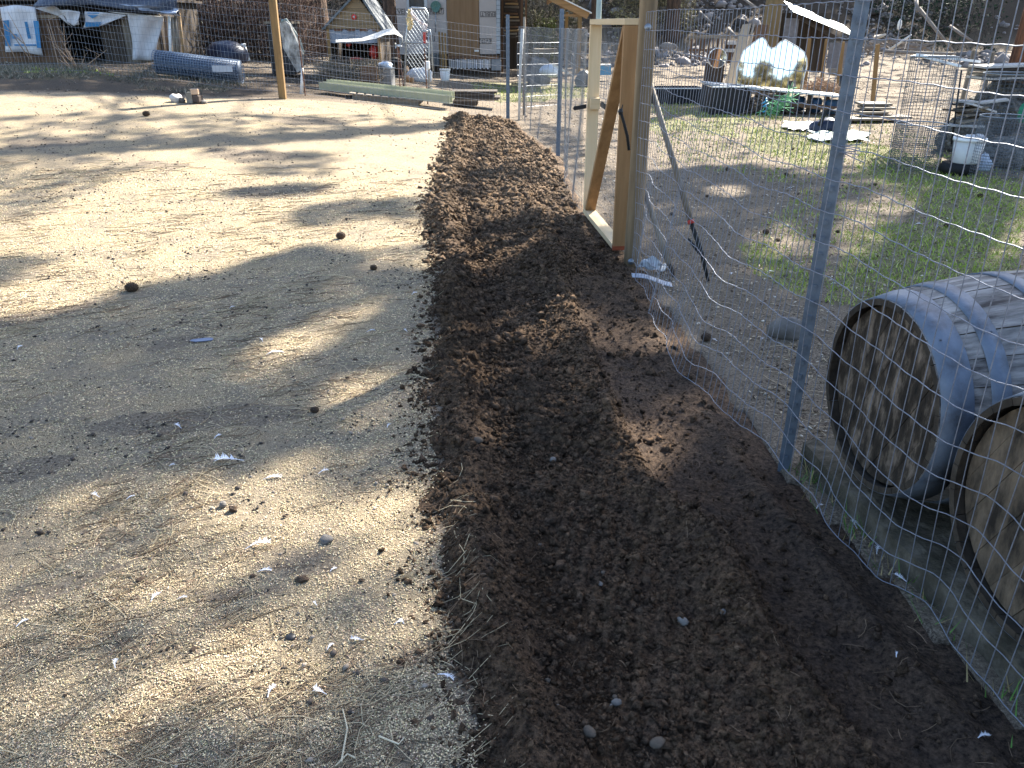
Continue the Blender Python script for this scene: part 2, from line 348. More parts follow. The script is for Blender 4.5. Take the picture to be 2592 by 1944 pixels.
GRASS = [(.24, [(1650, 290), (2200, 300), (2592, 430), (2592, 720), (2150, 760), (1880, 620), (2050, 470), (1660, 420)]), (1.0, [(1880, 320), (2040, 335), (2140, 390), (2110, 430), (1990, 410), (1890, 370)]), (.9, [(2160, 360), (2360, 400), (2592, 470), (2592, 640), (2400, 580), (2260, 480), (2180, 440)]),
 (.8, [(1780, 265), (1990, 270), (1980, 300), (1860, 310), (1690, 290)]), (.6, [(1640, 300), (1880, 310), (1860, 345), (1640, 330)]), (.75, [(2230, 560), (2592, 600), (2592, 680), (2400, 720), (2200, 740), (2120, 700), (2140, 640)]),
 (.6, [(1870, 620), (1960, 610), (2060, 700), (2030, 760), (1900, 690)]), (.5, [(1180, 205), (1480, 215), (1500, 250), (1260, 262)]), (.45, [(1630, 260), (1800, 262), (1760, 290), (1630, 290)]), (.45, [(60, 175), (250, 178), (320, 205), (60, 200)]), (.4, [(2100, 720), (2300, 700), (2200, 780), (2080, 770)])]
LITTER = [[(200, 1085), (330, 1048), (480, 1035), (640, 1016), (780, 1035), (760, 1060), (640, 1080), (470, 1096), (300, 1104)], [(-60, 1190), (120, 1148), (215, 1148), (140, 1205), (-60, 1245)], [(110, 782), (250, 765), (240, 785), (60, 822), (-60, 840), (-60, 810)], [(650, 1380), (900, 1395), (860, 1450), (700, 1462)],
 [(470, 372), (700, 380), (820, 402), (600, 412)], [(560, 480), (850, 466), (800, 497), (600, 503)], [(690, 300), (830, 296), (880, 310), (740, 322)], [(350, 400), (500, 415), (420, 440), (330, 420)], [(0, 350), (260, 350), (230, 372), (0, 380)], [(180, 1340), (300, 1330), (360, 1370), (240, 1380)], [(330, 870), (560, 840), (520, 870), (380, 900)], [(420, 1500), (700, 1480), (760, 1500), (500, 1530)], [(0, 1500), (250, 1440), (480, 1380), (300, 1460), (0, 1560)]]
def litw(x, y, z):
    px, py = proj(x, y, z); px = px+22*fbm(x*4, y*4, 3, 52); py = py+9*fbm(x*4+30, y*4, 3, 53); s = np.zeros(px.shape)
    for P in LITTER: s[inpoly(px, py, P)] = 1
    return s
def grassw(x, y, z):
    px, py = proj(x, y, z); s = np.zeros(px.shape)
    px = px+25*fbm(x*1.3, y*1.3, 3, 50); py = py+9*fbm(x*1.3+30, y*1.3, 3, 51)
    for v, P in GRASS: s[inpoly(px, py, P)] = v
    return s

# ---------------------------------------------------------------- ground
def ground_mat():
    m = bpy.data.materials.new('ground_cover'); m.use_nodes = True; n = m.node_tree.nodes; L = m.node_tree.links; b = n['Principled BSDF']
    b.inputs['Roughness'].default_value = .95; b.inputs['Specular IOR Level'].default_value = .15
    tc = n.new('ShaderNodeTexCoord')
    def noise(s, d=6, r=.6, w=0):
        q = n.new('ShaderNodeTexNoise'); q.inputs['Scale'].default_value = s; q.inputs['Detail'].default_value = d; q.inputs['Roughness'].default_value = r; L.new(tc.outputs['Object'], q.inputs[0]); return q.outputs[0]
    def ramp(i, *st):
        q = n.new('ShaderNodeValToRGB'); e = q.color_ramp.elements; e[0].position, e[0].color = st[0][0], (*st[0][1], 1); e[1].position, e[1].color = st[-1][0], (*st[-1][1], 1)
        for p, c in st[1:-1]: t = q.color_ramp.elements.new(p); t.color = (*c, 1)
        L.new(i, q.inputs[0]); return q.outputs[0]
    def mix(f, a, c, mode='MIX'):
        q = n.new('ShaderNodeMix'); q.data_type = 'RGBA'; q.blend_type = mode
        if isinstance(f, float): q.inputs[0].default_value = f
        else: L.new(f, q.inputs[0])
        L.new(a, q.inputs[6]); L.new(c, q.inputs[7]); return q.outputs[2]
    def mth(op, a, c):
        q = n.new('ShaderNodeMath'); q.operation = op; q.use_clamp = True
        for i, v in enumerate((a, c)):
            if isinstance(v, (int, float)): q.inputs[i].default_value = v
            else: L.new(v, q.inputs[i])
        return q.outputs[0]
    at_ = n.new('ShaderNodeAttribute'); at_.attribute_name = 'tint'; sx = n.new('ShaderNodeSeparateColor'); L.new(at_.outputs['Color'], sx.inputs[0])
    fine = noise(260, 3, .7); mid = noise(38, 6, .7); big = noise(3.1, 6, .62); lit = noise(95, 4, .75)
    vo = n.new('ShaderNodeTexVoronoi'); vo.inputs['Scale'].default_value = 150; L.new(tc.outputs['Object'], vo.inputs[0])
    straw = ramp(fine, (.38, (.06, .046, .032)), (.49, (.28, .215, .135)), (.61, (.62, .50, .325)))
    straw = mix(ramp(big, (.40, (0, 0, 0)), (.60, (.85, .85, .85))), straw, ramp(mid, (.35, (.12, .1, .08)), (.65, (.34, .28, .2))))
    straw = mix(ramp(lit, (.60, (0, 0, 0)), (.68, (.85, .85, .85))), straw, ramp(fine, (.3, (.05, .04, .035)), (.7, (.12, .1, .08))))
    dirt = ramp(lit, (.36, (.045, .035, .028)), (.5, (.17, .135, .10)), (.66, (.38, .315, .235)))
    dirt = mix(ramp(big, (.4, (0, 0, 0)), (.6, (.5, .5, .5))), dirt, ramp(mid, (.35, (.12, .09, .07)), (.65, (.28, .23, .17))))
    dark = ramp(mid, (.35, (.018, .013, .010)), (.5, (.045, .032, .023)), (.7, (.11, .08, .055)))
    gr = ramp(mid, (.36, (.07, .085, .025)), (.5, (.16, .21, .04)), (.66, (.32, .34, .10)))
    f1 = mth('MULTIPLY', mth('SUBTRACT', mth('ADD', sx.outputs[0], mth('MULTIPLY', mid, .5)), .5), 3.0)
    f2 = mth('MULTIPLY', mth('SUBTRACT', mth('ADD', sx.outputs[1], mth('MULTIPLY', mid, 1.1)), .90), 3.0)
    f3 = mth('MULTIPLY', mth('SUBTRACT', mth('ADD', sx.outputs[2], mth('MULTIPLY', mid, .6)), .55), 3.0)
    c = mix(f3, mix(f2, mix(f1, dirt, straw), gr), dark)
    L.new(c, b.inputs['Base Color'])
    hh = n.new('ShaderNodeMath'); hh.operation = 'ADD'; L.new(fine, hh.inputs[0]); L.new(mid, hh.inputs[1])
    bp = n.new('ShaderNodeBump'); bp.inputs['Strength'].default_value = .9; bp.inputs['Distance'].default_value = .012; L.new(hh.outputs[0], bp.inputs['Height']); L.new(bp.outputs[0], b.inputs['Normal'])
    return m
xs = np.concatenate([-4-np.cumsum(.04*1.045**np.arange(88))[::-1], np.arange(-4, 5.001, .045), 5+np.cumsum(.045*1.045**np.arange(88))])
ys = np.concatenate([-40+np.arange(0, 40, 2.), np.array([0, .3, .6]), np.exp(np.linspace(math.log(.8), math.log(75), 560))])
X, Y = np.meshgrid(xs, ys); Z = terr(X, Y)
# a low uneven surface: tufts and hollows
Z = Z+.010*fbm(X*7, Y*7, 3, 60)*(1-sm(8, 14, Y))+.006*fbm(X*22, Y*22, 2, 61)*(1-sm(4, 8, Y))
inside = (X > xl(Y)+.12) & (X < xr(Y)-.02) & (Y < 13.5) & (Y > .7); Z = np.where(inside, Z-.12, Z)
far = sm(24, 30, Y)
pxg, pyg = proj(X, np.maximum(Y, .3), Z); lim = np.interp(pxg, [-900, 0, 250, 460, 700, 1000, 1150, 1300], [228, 236, 242, 250, 256, 262, 282, 300])
field = (1-sm(-.05, .08, X-xl(Y)))*np.where(Y < 1, 1, sm(-9, 8, pyg-lim+10*fbm(X*1.5, Y*1.5, 3, 62)))
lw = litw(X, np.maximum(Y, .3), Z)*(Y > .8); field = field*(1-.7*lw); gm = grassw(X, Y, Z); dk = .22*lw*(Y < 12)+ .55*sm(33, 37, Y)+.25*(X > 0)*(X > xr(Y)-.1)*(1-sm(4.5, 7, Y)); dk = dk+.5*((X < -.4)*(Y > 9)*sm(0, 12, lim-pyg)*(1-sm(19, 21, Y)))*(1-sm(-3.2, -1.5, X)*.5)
tint = np.stack([field, gm, np.clip(dk, 0, 1)], -1).reshape(-1, 3)
ny, nx = X.shape; idx = np.arange(nx*ny).reshape(ny, nx)
Fq = np.stack([idx[:-1, :-1], idx[:-1, 1:], idx[1:, 1:], idx[1:, :-1]], -1).reshape(-1, 4)
GM = ground_mat()
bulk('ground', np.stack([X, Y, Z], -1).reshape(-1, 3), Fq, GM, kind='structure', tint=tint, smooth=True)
# tilled strip
def soil_mat():
    m = bpy.data.materials.new('tilled_soil'); m.use_nodes = True; n = m.node_tree.nodes; L = m.node_tree.links; b = n['Principled BSDF']
    b.inputs['Roughness'].default_value = .95; b.inputs['Specular IOR Level'].default_value = .1
    tc = n.new('ShaderNodeTexCoord'); N = []
    for s in (11, 70, 330):
        q = n.new('ShaderNodeTexNoise'); q.inputs['Scale'].default_value = s; q.inputs['Detail'].default_value = 6; q.inputs['Roughness'].default_value = .7; L.new(tc.outputs['Object'], q.inputs[0]); N.append(q.outputs[0])
    r1 = n.new('ShaderNodeValToRGB'); e = r1.color_ramp.elements; e[0].position = .36; e[0].color = (.041, .029, .0205, 1); e[1].position = .66; e[1].color = (.205, .142, .093, 1); L.new(N[1], r1.inputs[0])
    r2 = n.new('ShaderNodeValToRGB'); e = r2.color_ramp.elements; e[0].position = .60; e[0].color = (0, 0, 0, 1); e[1].position = .69; e[1].color = (1, 1, 1, 1); L.new(N[2], r2.inputs[0])
    r3 = n.new('ShaderNodeValToRGB'); e = r3.color_ramp.elements; e[0].position = .35; e[0].color = (.7, .7, .75, 1); e[1].position = .65; e[1].color = (1.25, 1.15, 1.05, 1); L.new(N[0], r3.inputs[0])
    sp_ = n.new('ShaderNodeRGB'); sp_.outputs[0].default_value = (.20, .155, .10, 1)
    m1 = n.new('ShaderNodeMix'); m1.data_type = 'RGBA'; L.new(r2.outputs[0], m1.inputs[0]); L.new(r1.outputs[0], m1.inputs[6]); L.new(sp_.outputs[0], m1.inputs[7])
    m2 = n.new('ShaderNodeMix'); m2.data_type = 'RGBA'; m2.blend_type = 'MULTIPLY'; m2.inputs[0].default_value = 1; L.new(m1.outputs[2], m2.inputs[6]); L.new(r3.outputs[0], m2.inputs[7])
    at_ = n.new('ShaderNodeAttribute'); at_.attribute_name = 'tint'; m3 = n.new('ShaderNodeMix'); m3.data_type = 'RGBA'; m3.blend_type = 'MULTIPLY'; m3.inputs[0].default_value = 1; L.new(m2.outputs[2], m3.inputs[6]); L.new(at_.outputs['Color'], m3.inputs[7])
    L.new(m3.outputs[2], b.inputs['Base Color'])
    ad = n.new('ShaderNodeMath'); ad.operation = 'ADD'; L.new(N[1], ad.inputs[0]); L.new(N[2], ad.inputs[1])
    bp = n.new('ShaderNodeBump'); bp.inputs['Strength'].default_value = 1; bp.inputs['Distance'].default_value = .018; L.new(ad.outputs[0], bp.inputs['Height']); L.new(bp.outputs[0], b.inputs['Normal'])
    return m
SM = soil_mat()
yy = np.exp(np.linspace(math.log(.75), math.log(14.7), 640)); uu = np.linspace(0, 1, 250)
YY, UU = np.meshgrid(yy, uu, indexing='ij'); LL = interp(YY, XL)-.16; RR = xr(YY)+.22; XX = LL+UU*(RR-LL)
rel = soil_rel(XX, YY); ZZ = terr(XX, YY)+rel
a, b2 = XX.shape; idx = np.arange(a*b2).reshape(a, b2)
Fq = np.stack([idx[:-1, :-1], idx[:-1, 1:], idx[1:, 1:], idx[1:, :-1]], -1).reshape(-1, 4)
rdd = interp(YY, RIDGE); pth = sm(0, .08, XX-rdd)*(1-sm(3.0, 5.5, YY))
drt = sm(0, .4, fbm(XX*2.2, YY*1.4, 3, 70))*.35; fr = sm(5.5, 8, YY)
tn = np.stack([1-.12*pth+drt+.85*fr, 1-.08*pth+drt+.98*fr, 1+.02*pth+drt+1.1*fr], -1)  # far end of the strip tinted lighter, sunlight put into the soil colour
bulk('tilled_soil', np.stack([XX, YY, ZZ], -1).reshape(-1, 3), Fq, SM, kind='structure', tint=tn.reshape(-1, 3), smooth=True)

# clods and crumbs on the strip
n = 50000
y = np.exp(RNG.uniform(math.log(1.15), math.log(13.8), n)); L_ = interp(y, XL); x = L_-.16+RNG.beta(1.25, 1.3, n)*(xr(y)-L_+.11)
keep = (RNG.random(n) < np.exp((x-L_)/.05)) & ~((x > interp(y, RIDGE)+.07) & (y < 5) & (RNG.random(n) < .8)); x = x[keep]; y = y[keep]; n = len(x)
r = .0016+.0009*y+RNG.pareto(2.3, n)*.0027*(.6+.25*y); r = np.minimum(r, .008+.0045*np.minimum(y, 7))
z = ztop(x, y)+r*.25; sc = np.stack([r*2*RNG.uniform(.8, 1.5, n), r*2*RNG.uniform(.7, 1.2, n), r*2*RNG.uniform(.5, .9, n)], -1)
tc_ = RNG.uniform(.6, 1.7, (n, 1))*np.array([[1, 1, 1]])+sm(5, 8, y)[:, None]*np.array([[.6, .7, .75]])  # far clods lightened too, like the painted sunlight on the strip
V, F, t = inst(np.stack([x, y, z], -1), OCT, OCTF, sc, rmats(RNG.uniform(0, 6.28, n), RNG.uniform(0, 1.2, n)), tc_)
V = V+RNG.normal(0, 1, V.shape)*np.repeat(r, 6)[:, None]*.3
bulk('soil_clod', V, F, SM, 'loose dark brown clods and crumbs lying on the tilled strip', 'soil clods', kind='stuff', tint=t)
brownstone = mm('brown_stone', (.13, .10, .075), (.07, .055, .04), 14, .85, .4, 0)
# stones half sunk in the strip
for k, (px, py, s) in enumerate([(1208, 1118, 26), (1400, 1166, 20), (1390, 1725, 18), (1410, 1790, 14), (1492, 1856, 30), (1560, 1780, 22), (1556, 1766, 14), (1545, 1788, 12), (1526, 1450, 12), (1728, 1575, 26), (1665, 1885, 34), (1520, 1480, 14), (1368, 1380, 10), (1830, 1550, 16)]):
    p = GS(px, py); d = (p-Vector((0, 0, CAMZ))).length; rr = s*.5*d/FPX
    MB().blob(p+Vector((0, 0, rr*.25)), (rr*1.2, rr*.9, rr*.7), 10, 7, .25, k, k*1.3).build('stone', [stone, brownstone][k % 2 == 0], smooth=True,
        label=['rounded grey stone half sunk in the tilled soil', 'small stone lying on the dark soil strip'][k > 1] , cat='stone', group='stones lying in the tilled strip')

# straw chips over the near field
n = 135000
y = np.exp(RNG.uniform(math.log(1.15), math.log(8.5), n)); x = xl(y)+.03+.05*RNG.random(n)**4-RNG.uniform(0, 1, n)*(.72*y+.5)
kf = fbm(x*3, y*3, 4, 80); keep = (kf+RNG.normal(0, .25, n) > -.32) & (RNG.random(n) > .6*litw(x, y, terr(x, y))); x = x[keep]; y = y[keep]; n = len(x)
k = 1+.28*np.maximum(y-1.5, 0); z = terr(x, y)+.010*fbm(x*7, y*7, 3, 60)+.006*fbm(x*22, y*22, 2, 61)+.0015+np.maximum(soil_rel(x, y), 0)*1.0
sc = np.stack([k*RNG.uniform(.005, .0105, n), k*RNG.uniform(.0023, .0042, n), k*RNG.uniform(.001, .0025, n)], -1)
base = np.array([(.66, .525, .335)])*RNG.uniform(.45, 1.35, (n, 1))+RNG.normal(0, .02, (n, 3)); base = np.clip(base, .03, .85)
V, F, t = inst(np.stack([x, y, z], -1), OCT, OCTF, sc, rmats(RNG.uniform(0, 6.28, n), RNG.uniform(0, .6, n)), base)
def tinted(name, rough=.8, spec=.2):
    m = bpy.data.materials.new(name); m.use_nodes = True; N = m.node_tree.nodes; b = N['Principled BSDF']; b.inputs['Roughness'].default_value = rough; b.inputs['Specular IOR Level'].default_value = spec
    a_ = N.new('ShaderNodeAttribute'); a_.attribute_name = 'tint'; tc = N.new('ShaderNodeTexCoord'); no = N.new('ShaderNodeTexNoise'); no.inputs['Scale'].default_value = 60
    mr = N.new('ShaderNodeMapRange'); mr.inputs[3].default_value = .7; mr.inputs[4].default_value = 1.3; hs = N.new('ShaderNodeHueSaturation'); L = m.node_tree.links
    L.new(tc.outputs['Object'], no.inputs[0]); L.new(no.outputs[0], mr.inputs[0]); L.new(mr.outputs[0], hs.inputs['Value']); L.new(a_.outputs['Color'], hs.inputs['Color']); L.new(hs.outputs[0], b.inputs['Base Color']); return m
TM = tinted('litter')
bulk('straw_chip', V, F, TM, 'pale straw chips strewn thickly over the field beside the tilled strip', 'straw', kind='stuff', tint=t)

# pine needles: bent three-sided sticks
def sticks(P0, ang, Ln, bend, r, lift, tint, seg=3, zf=None):
    n = len(P0); s = np.linspace(0, 1, seg+1); VV = []
    dx = np.cos(ang); dy = np.sin(ang)
    cx = P0[:, 0:1]+dx[:, None]*Ln[:, None]*(s-.5)-dy[:, None]*(bend*Ln)[:, None]*(s-.5)**2*2
    cy = P0[:, 1:2]+dy[:, None]*Ln[:, None]*(s-.5)+dx[:, None]*(bend*Ln)[:, None]*(s-.5)**2*2
    cz = (zf or ztop)(cx, cy)+r[:, None]+lift[:, None]*np.array([0., .7, 1, .2, 0])[:seg+1][None]
    for q in range(3):
        a = 2*math.pi*q/3; VV.append(np.stack([cx-dy[:, None]*r[:, None]*math.cos(a), cy+dx[:, None]*r[:, None]*math.cos(a), cz+r[:, None]*math.sin(a)], -1))
    V = np.stack(VV, 2); m = (seg+1)*3; V = V.reshape(n, m, 3)
    f = []
    for i in range(seg):
        for q in range(3): f.append((i*3+q, i*3+(q+1) % 3, (i+1)*3+(q+1) % 3, (i+1)*3+q))
    F = (np.array(f)[None]+(np.arange(n)*m)[:, None, None]).reshape(-1, 4)
    return V.reshape(-1, 3), F, np.repeat(tint, m, axis=0)
n = 9500
y = np.exp(RNG.uniform(math.log(1.15), math.log(9), n)); x = xl(y)+.06+.16*RNG.random(n)**3-RNG.beta(1.05, 1.2, n)*(.72*y+.6)
kf = fbm(x*2.2, y*1.4, 3, 81); keep = kf+RNG.normal(0, .16, n) > .06; x = x[keep]; y = y[keep]; n = len(x)
ang = np.where(RNG.random(n) < .55, .55+RNG.normal(0, .3, n), RNG.uniform(0, 3.14, n))
Ln = RNG.uniform(.05, .19, n)*(1+.05*y); col = np.where(RNG.random((n, 1)) < .6, np.array([[.52, .42, .27]]), np.array([[.24, .165, .11]]))*RNG.uniform(.5, 1.25, (n, 1))
V, F, t = sticks(np.stack([x, y], -1), ang, Ln, RNG.normal(0, .35, n), .0007*(1+.30*y), RNG.uniform(0, .006, n), col)
bulk('pine_needle', V, F, TM, 'long dry pine needles lying in drifts on the straw', 'pine needles', kind='stuff', tint=t)
n = 520
y = np.exp(RNG.uniform(math.log(1.2), math.log(9), n)); L_ = interp(y, XL); x = L_+RNG.random(n)*(xr(y)-L_)
V, F, t = sticks(np.stack([x, y], -1), RNG.uniform(0, 3.14, n), RNG.uniform(.02, .08, n), RNG.normal(0, .3, n), .0006*(1+.28*y), RNG.uniform(0, .004, n), np.array([[.2, .135, .085]])*RNG.uniform(.5, 1.4, (n, 1)))
bulk('dry_stalk', V, F, TM, 'dry needles and rootlets scattered on the dark tilled soil', 'dry stalks', kind='stuff', tint=t)
# grey and dark crumbs on the field
n = 12000
y = np.exp(RNG.uniform(math.log(1.2), math.log(15), n)); x = xl(y)+.05-RNG.random(n)*(.72*y+.5)
kf = fbm(x*1.3, y*1.9, 3, 85); keep = (kf+RNG.normal(0, .18, n) > .03) | (litw(x, y, terr(x, y)) > .5); x = x[keep]; y = y[keep]; n = len(x)
r = (.0018+RNG.pareto(3., n)*.0014)*(1+.3*y); r = np.minimum(r, .011); dark = RNG.random((n, 1))
V, F, t = inst(np.stack([x, y, terr(x, y)+r*.3], -1), OCT, OCTF, np.stack([r*3, r*2, r*1.4], -1), rmats(RNG.uniform(0, 6.28, n), RNG.uniform(0, .5, n)), np.where(dark < .7, np.array([[.06, .048, .04]]), np.array([[.24, .2, .16]]))*RNG.uniform(.6, 1.4, (n, 1)))
bulk('bark_crumb', V, F, TM, 'small dark bark crumbs and droppings scattered on the straw field', 'debris', kind='stuff', tint=t)

# litter and grass of the yard
n = 17000
y = np.exp(RNG.uniform(math.log(1.5), math.log(30), n)); x = xr(y)+.1+RNG.random(n)*(.75*y-xr(y)+.6)
fl = RNG.random(n) < .35; x = np.where(fl & (y > 16), RNG.uniform(-.62, .1, n)*y, x); r = .0045*(1+.16*y)
keep = (x > xr(y)+.08) | (y > 16); x = x[keep]; y = y[keep]; r = r[keep]; n = len(x)
cc = RNG.random((n, 1)); col = np.where(cc < .4, np.array([[.42, .34, .24]]), np.where(cc < .9, np.array([[.1, .07, .05]]), np.array([[.55, .5, .42]])))*RNG.uniform(.6, 1.3, (n, 1))
V, F, t = inst(np.stack([x, y, terr(x, y)+.004+r*.2], -1), OCT, OCTF, np.stack([r*2.6, r*1.5, r*.5], -1)*RNG.uniform(.5, 1.6, (n, 1)), rmats(RNG.uniform(0, 6.28, n), RNG.uniform(0, .8, n)), col)
bulk('leaf_litter', V, F, TM, 'dry leaves, cone scales and chips littering the yard beyond the fence', 'leaf litter', kind='stuff', tint=t)
n = 4200
y = np.exp(RNG.uniform(math.log(1.8), math.log(18), n)); x = xr(y)+.15+RNG.random(n)*(.75*y-xr(y)+.6)
V, F, t = sticks(np.stack([x, y], -1), RNG.uniform(0, 3.14, n), RNG.uniform(.05, .13, n)*(1+.03*y), RNG.normal(0, .15, n), .0008*(1+.25*y), RNG.uniform(0, .006, n), np.array([[.36, .28, .18]])*RNG.uniform(.4, 1.3, (n, 1)), zf=terr)
bulk('pine_needle_litter', V, F, TM, 'dry pine needles scattered on the yard beyond the fence', 'pine needles', kind='stuff', tint=t)
n = 190000
y = np.exp(RNG.uniform(math.log(2), math.log(22), n)); x = RNG.uniform(-.66, .74, n)*y
zz = terr(x, y); gw = grassw(x, y, zz)+(.8*fbm(x*4, y*4, 4, 90)+.12)*(grassw(x, y, zz) > 0); keep = (RNG.random(n) < gw) & ((x > xr(y)+.15) | (y > 15)); x = x[keep]; y = y[keep]; n = len(x)
hgt = RNG.uniform(.012, .034, n)*(1+.04*y); wd = .0015*(1+.3*y); a = RNG.uniform(0, 6.28, n); ln = RNG.uniform(.1, 1.3, n)*hgt; a2 = RNG.uniform(0, 6.28, n)
z0 = terr(x, y); V = np.stack([np.stack([x-wd*np.cos(a), y-wd*np.sin(a), z0], -1), np.stack([x+wd*np.cos(a), y+wd*np.sin(a), z0], -1), np.stack([x+ln*np.cos(a2), y+ln*np.sin(a2), z0+hgt], -1)], 1).reshape(-1, 3)
col = np.where(RNG.random((n, 1)) < .75, np.array([[.27, .35, .05]]), np.array([[.48, .43, .18]]))*RNG.uniform(.6, 1.4, (n, 1))
bulk('grass', V, np.arange(3*n).reshape(-1, 3), TM, 'short fresh green grass growing in patches across the yard', 'grass', kind='stuff', tint=np.repeat(col, 3, axis=0))

# ---------------------------------------------------------------- pines: trunks, limbs and crowns shaped to cast the shade map
barkm, redbark = M['bark'](), M['redbark']()
leafm = mat('pine_foliage', (.075, .11, .035), (.03, .05, .018), 3, .8, 0, attr='tint')
def trunk_mb(x, y, z0, H, r, lean=(0, 0), n=18, kk=0):
    s = np.linspace(0, 1, 26); P = [(x+lean[0]*t+.05*math.sin(t*5+kk), y+lean[1]*t, z0-.3+t*H) for t in s]
    mb = MB(); mb.tube(P, [r*(1-.75*t)*(1+.25*math.exp(-t*H/.5)) for t in s], n); V = mb.v[0]; a = np.arctan2(V[:, 1]-y, V[:, 0]-x)
    g = 1+.06*np.sin(a*9+V[:, 2]*.8)+.05*fbm(a*3, V[:, 2]*1.2, 3, kk); V[:, 0] = x+(V[:, 0]-x)*g; V[:, 1] = y+(V[:, 1]-y)*g; return mb
pR = at(2572, 170, 13.5); p2 = at(1500, 60, 29.5); p3 = at(792, 120, 27); p4 = at(992, 100, 24.0)
TREES = [(pR.x+.38, pR.y, .47, 22, redbark, 'large reddish furrowed pine trunk at the right edge of the yard', 1), (p2.x, p2.y, .13, 15, barkm, 'thin dark trunk standing by the low end of the brown open shed roof', 0), (p3.x, p3.y, .52, 20, barkm, 'broad dark trunk left of the small gabled coop', 0),
         (p4.x, p4.y, .19, 17, barkm, 'brown trunk between the gabled coop and the wrapped house wall', 0)]
off = 'tall pine whose crown shades the field from beyond the picture'
for q in [(12.2, 10.0), (13, 15), (17, 22), (20.5, 31), (25, 40), (6.5, 36), (-2, 40), (12, 42)]: TREES.append((q[0], q[1], .3, 20, barkm, off, 0))
roots = []
for k, (x, y, r, H, m_, lab, vis) in enumerate(TREES):
    z0 = T(x, y); t = thing('pine_tree', lab, 'tree', (x, y, z0), 'pines around the yard'); trunk_mb(x, y, z0, H, r, kk=k).build('trunk', m_, t, True); roots.append((t, x, y, z0))
def pop(y0, y1, per, size):
    yy_ = np.linspace(y0, y1, 400); wid = 1.6*yy_+2.6; cdf = np.cumsum(wid); A = np.trapezoid(wid, yy_) if hasattr(np, 'trapezoid') else np.trapz(wid, yy_)
    m_ = int(A*per); y = np.interp(RNG.random(m_)*cdf[-1], cdf, yy_); x = RNG.uniform(-.5, .5, m_)*(1.6*y+2.6); return x, y, np.full(m_, size), np.full(m_, per)
PP = [pop(.7, 9, 1100, .13), pop(9, 24, 420, .20), pop(24, 46, 130, .34)]; x, y, size, per = [np.concatenate([p_[i] for p_ in PP]) for i in range(4)]
z = terr(x, y); s = shade(x, y, z); s = np.clip(s+.18*fbm(x*2.4, y*2.4, 3, 95)*(s > .05), 0, .985)
need = -np.log(1-s)/(.5*.45*size**2); keep = RNG.random(len(x)) < need/per; size = size[keep]; x = x[keep]; y = y[keep]; z = z[keep]; s = s[keep]; n = len(x)
h = 8.5+RNG.random(n)*4.5+1.2*fbm(x*.4, y*.4, 2, 96); tt = h/SUN.z
C3 = np.stack([x+SUN.x*tt, y+SUN.y*tt, z+h], -1)  # foliage set sunward of each shaded ground sample, to cast that shade
# keep the clumps in tufts: pull each a little to its tuft centre
size = size*RNG.uniform(.7, 1.3, n)
TRI = np.array([(-.5, -.3, 0), (.5, -.3, 0), (0, .6, 0)]); Rm = rmats(RNG.uniform(0, 6.28, n), RNG.uniform(0, 1.1, n))
tr = np.array([(a_[1], a_[2]) for a_ in roots]); own = np.argmin((C3[:, None, 0]-tr[None, :, 0])**2+(C3[:, None, 1]-tr[None, :, 1])**2, axis=1)
print('canopy triangles', n)
for k, (t, x0, y0, z0) in enumerate(roots):
    sel = own == k
    if sel.sum() < 3: continue
    col = np.array([[1, 1, 1]])*RNG.uniform(.6, 1.4, (sel.sum(), 1))
    V, F, tn_ = inst(C3[sel], TRI, np.array([(0, 1, 2)]), np.repeat(size[sel][:, None], 3, 1), Rm[sel], col)
    bulk('crown', V, F, leafm, parent=t, kind='stuff', tint=tn_)
    mb = MB(); cs = C3[sel][RNG.integers(0, sel.sum(), 16)]
    for c in cs:
        d = c-np.array([x0, y0, 0]); st = np.array([x0, y0, max(z0+5.5, c[2]-1.5-.12*math.hypot(d[0], d[1]))]); mb.tube([st, (st+c)/2+np.array([0, 0, .35]), c], [.07, .04, .012], 5)
    mb.build('limb', barkm, t, True)
# the far tree line behind the camera, as the mirrors show it
treef = mat('tree_line_foliage', (.20, .165, .075), (.075, .065, .03), 2, .9, 0, attr='tint')
for k in range(46):
    x = (-28+k*3.6 if k < 10 else 8+((k-10)//2)*1.15)+RNG.uniform(-.5, .5); y = -24-RNG.uniform(0, 2)-5*(k % 2); H = RNG.uniform(5.9, 7.8)+.9*(k % 2); z0 = T(x, y)
    t = thing('conifer', 'yellow green conifer in the tree line behind the viewer', 'tree', (x, y, z0), 'tree line reflected in the mirrors')
    MB().tube([(x, y, z0-.2), (x, y, z0+H*.9)], [.2, .04], 8).build('trunk', barkm, t, True)
    n = 1500; u = RNG.random(n)**.7; hh = z0+.6+(H-.6)*(1-u); rr = (.5+2.3*u)*np.sqrt(RNG.random(n)); a = RNG.uniform(0, 6.28, n)
    V, F, tn_ = inst(np.stack([x+rr*np.cos(a), y+rr*np.sin(a), hh], -1), TRI, np.array([(0, 1, 2)]), np.full((n, 3), .5), rmats(RNG.uniform(0, 6.28, n), RNG.uniform(0, 1.2, n)), RNG.uniform(.5, 1.5, (n, 1))*np.ones((1, 3)))
    bulk('crown', V, F, treef, parent=t, kind='stuff', tint=tn_)
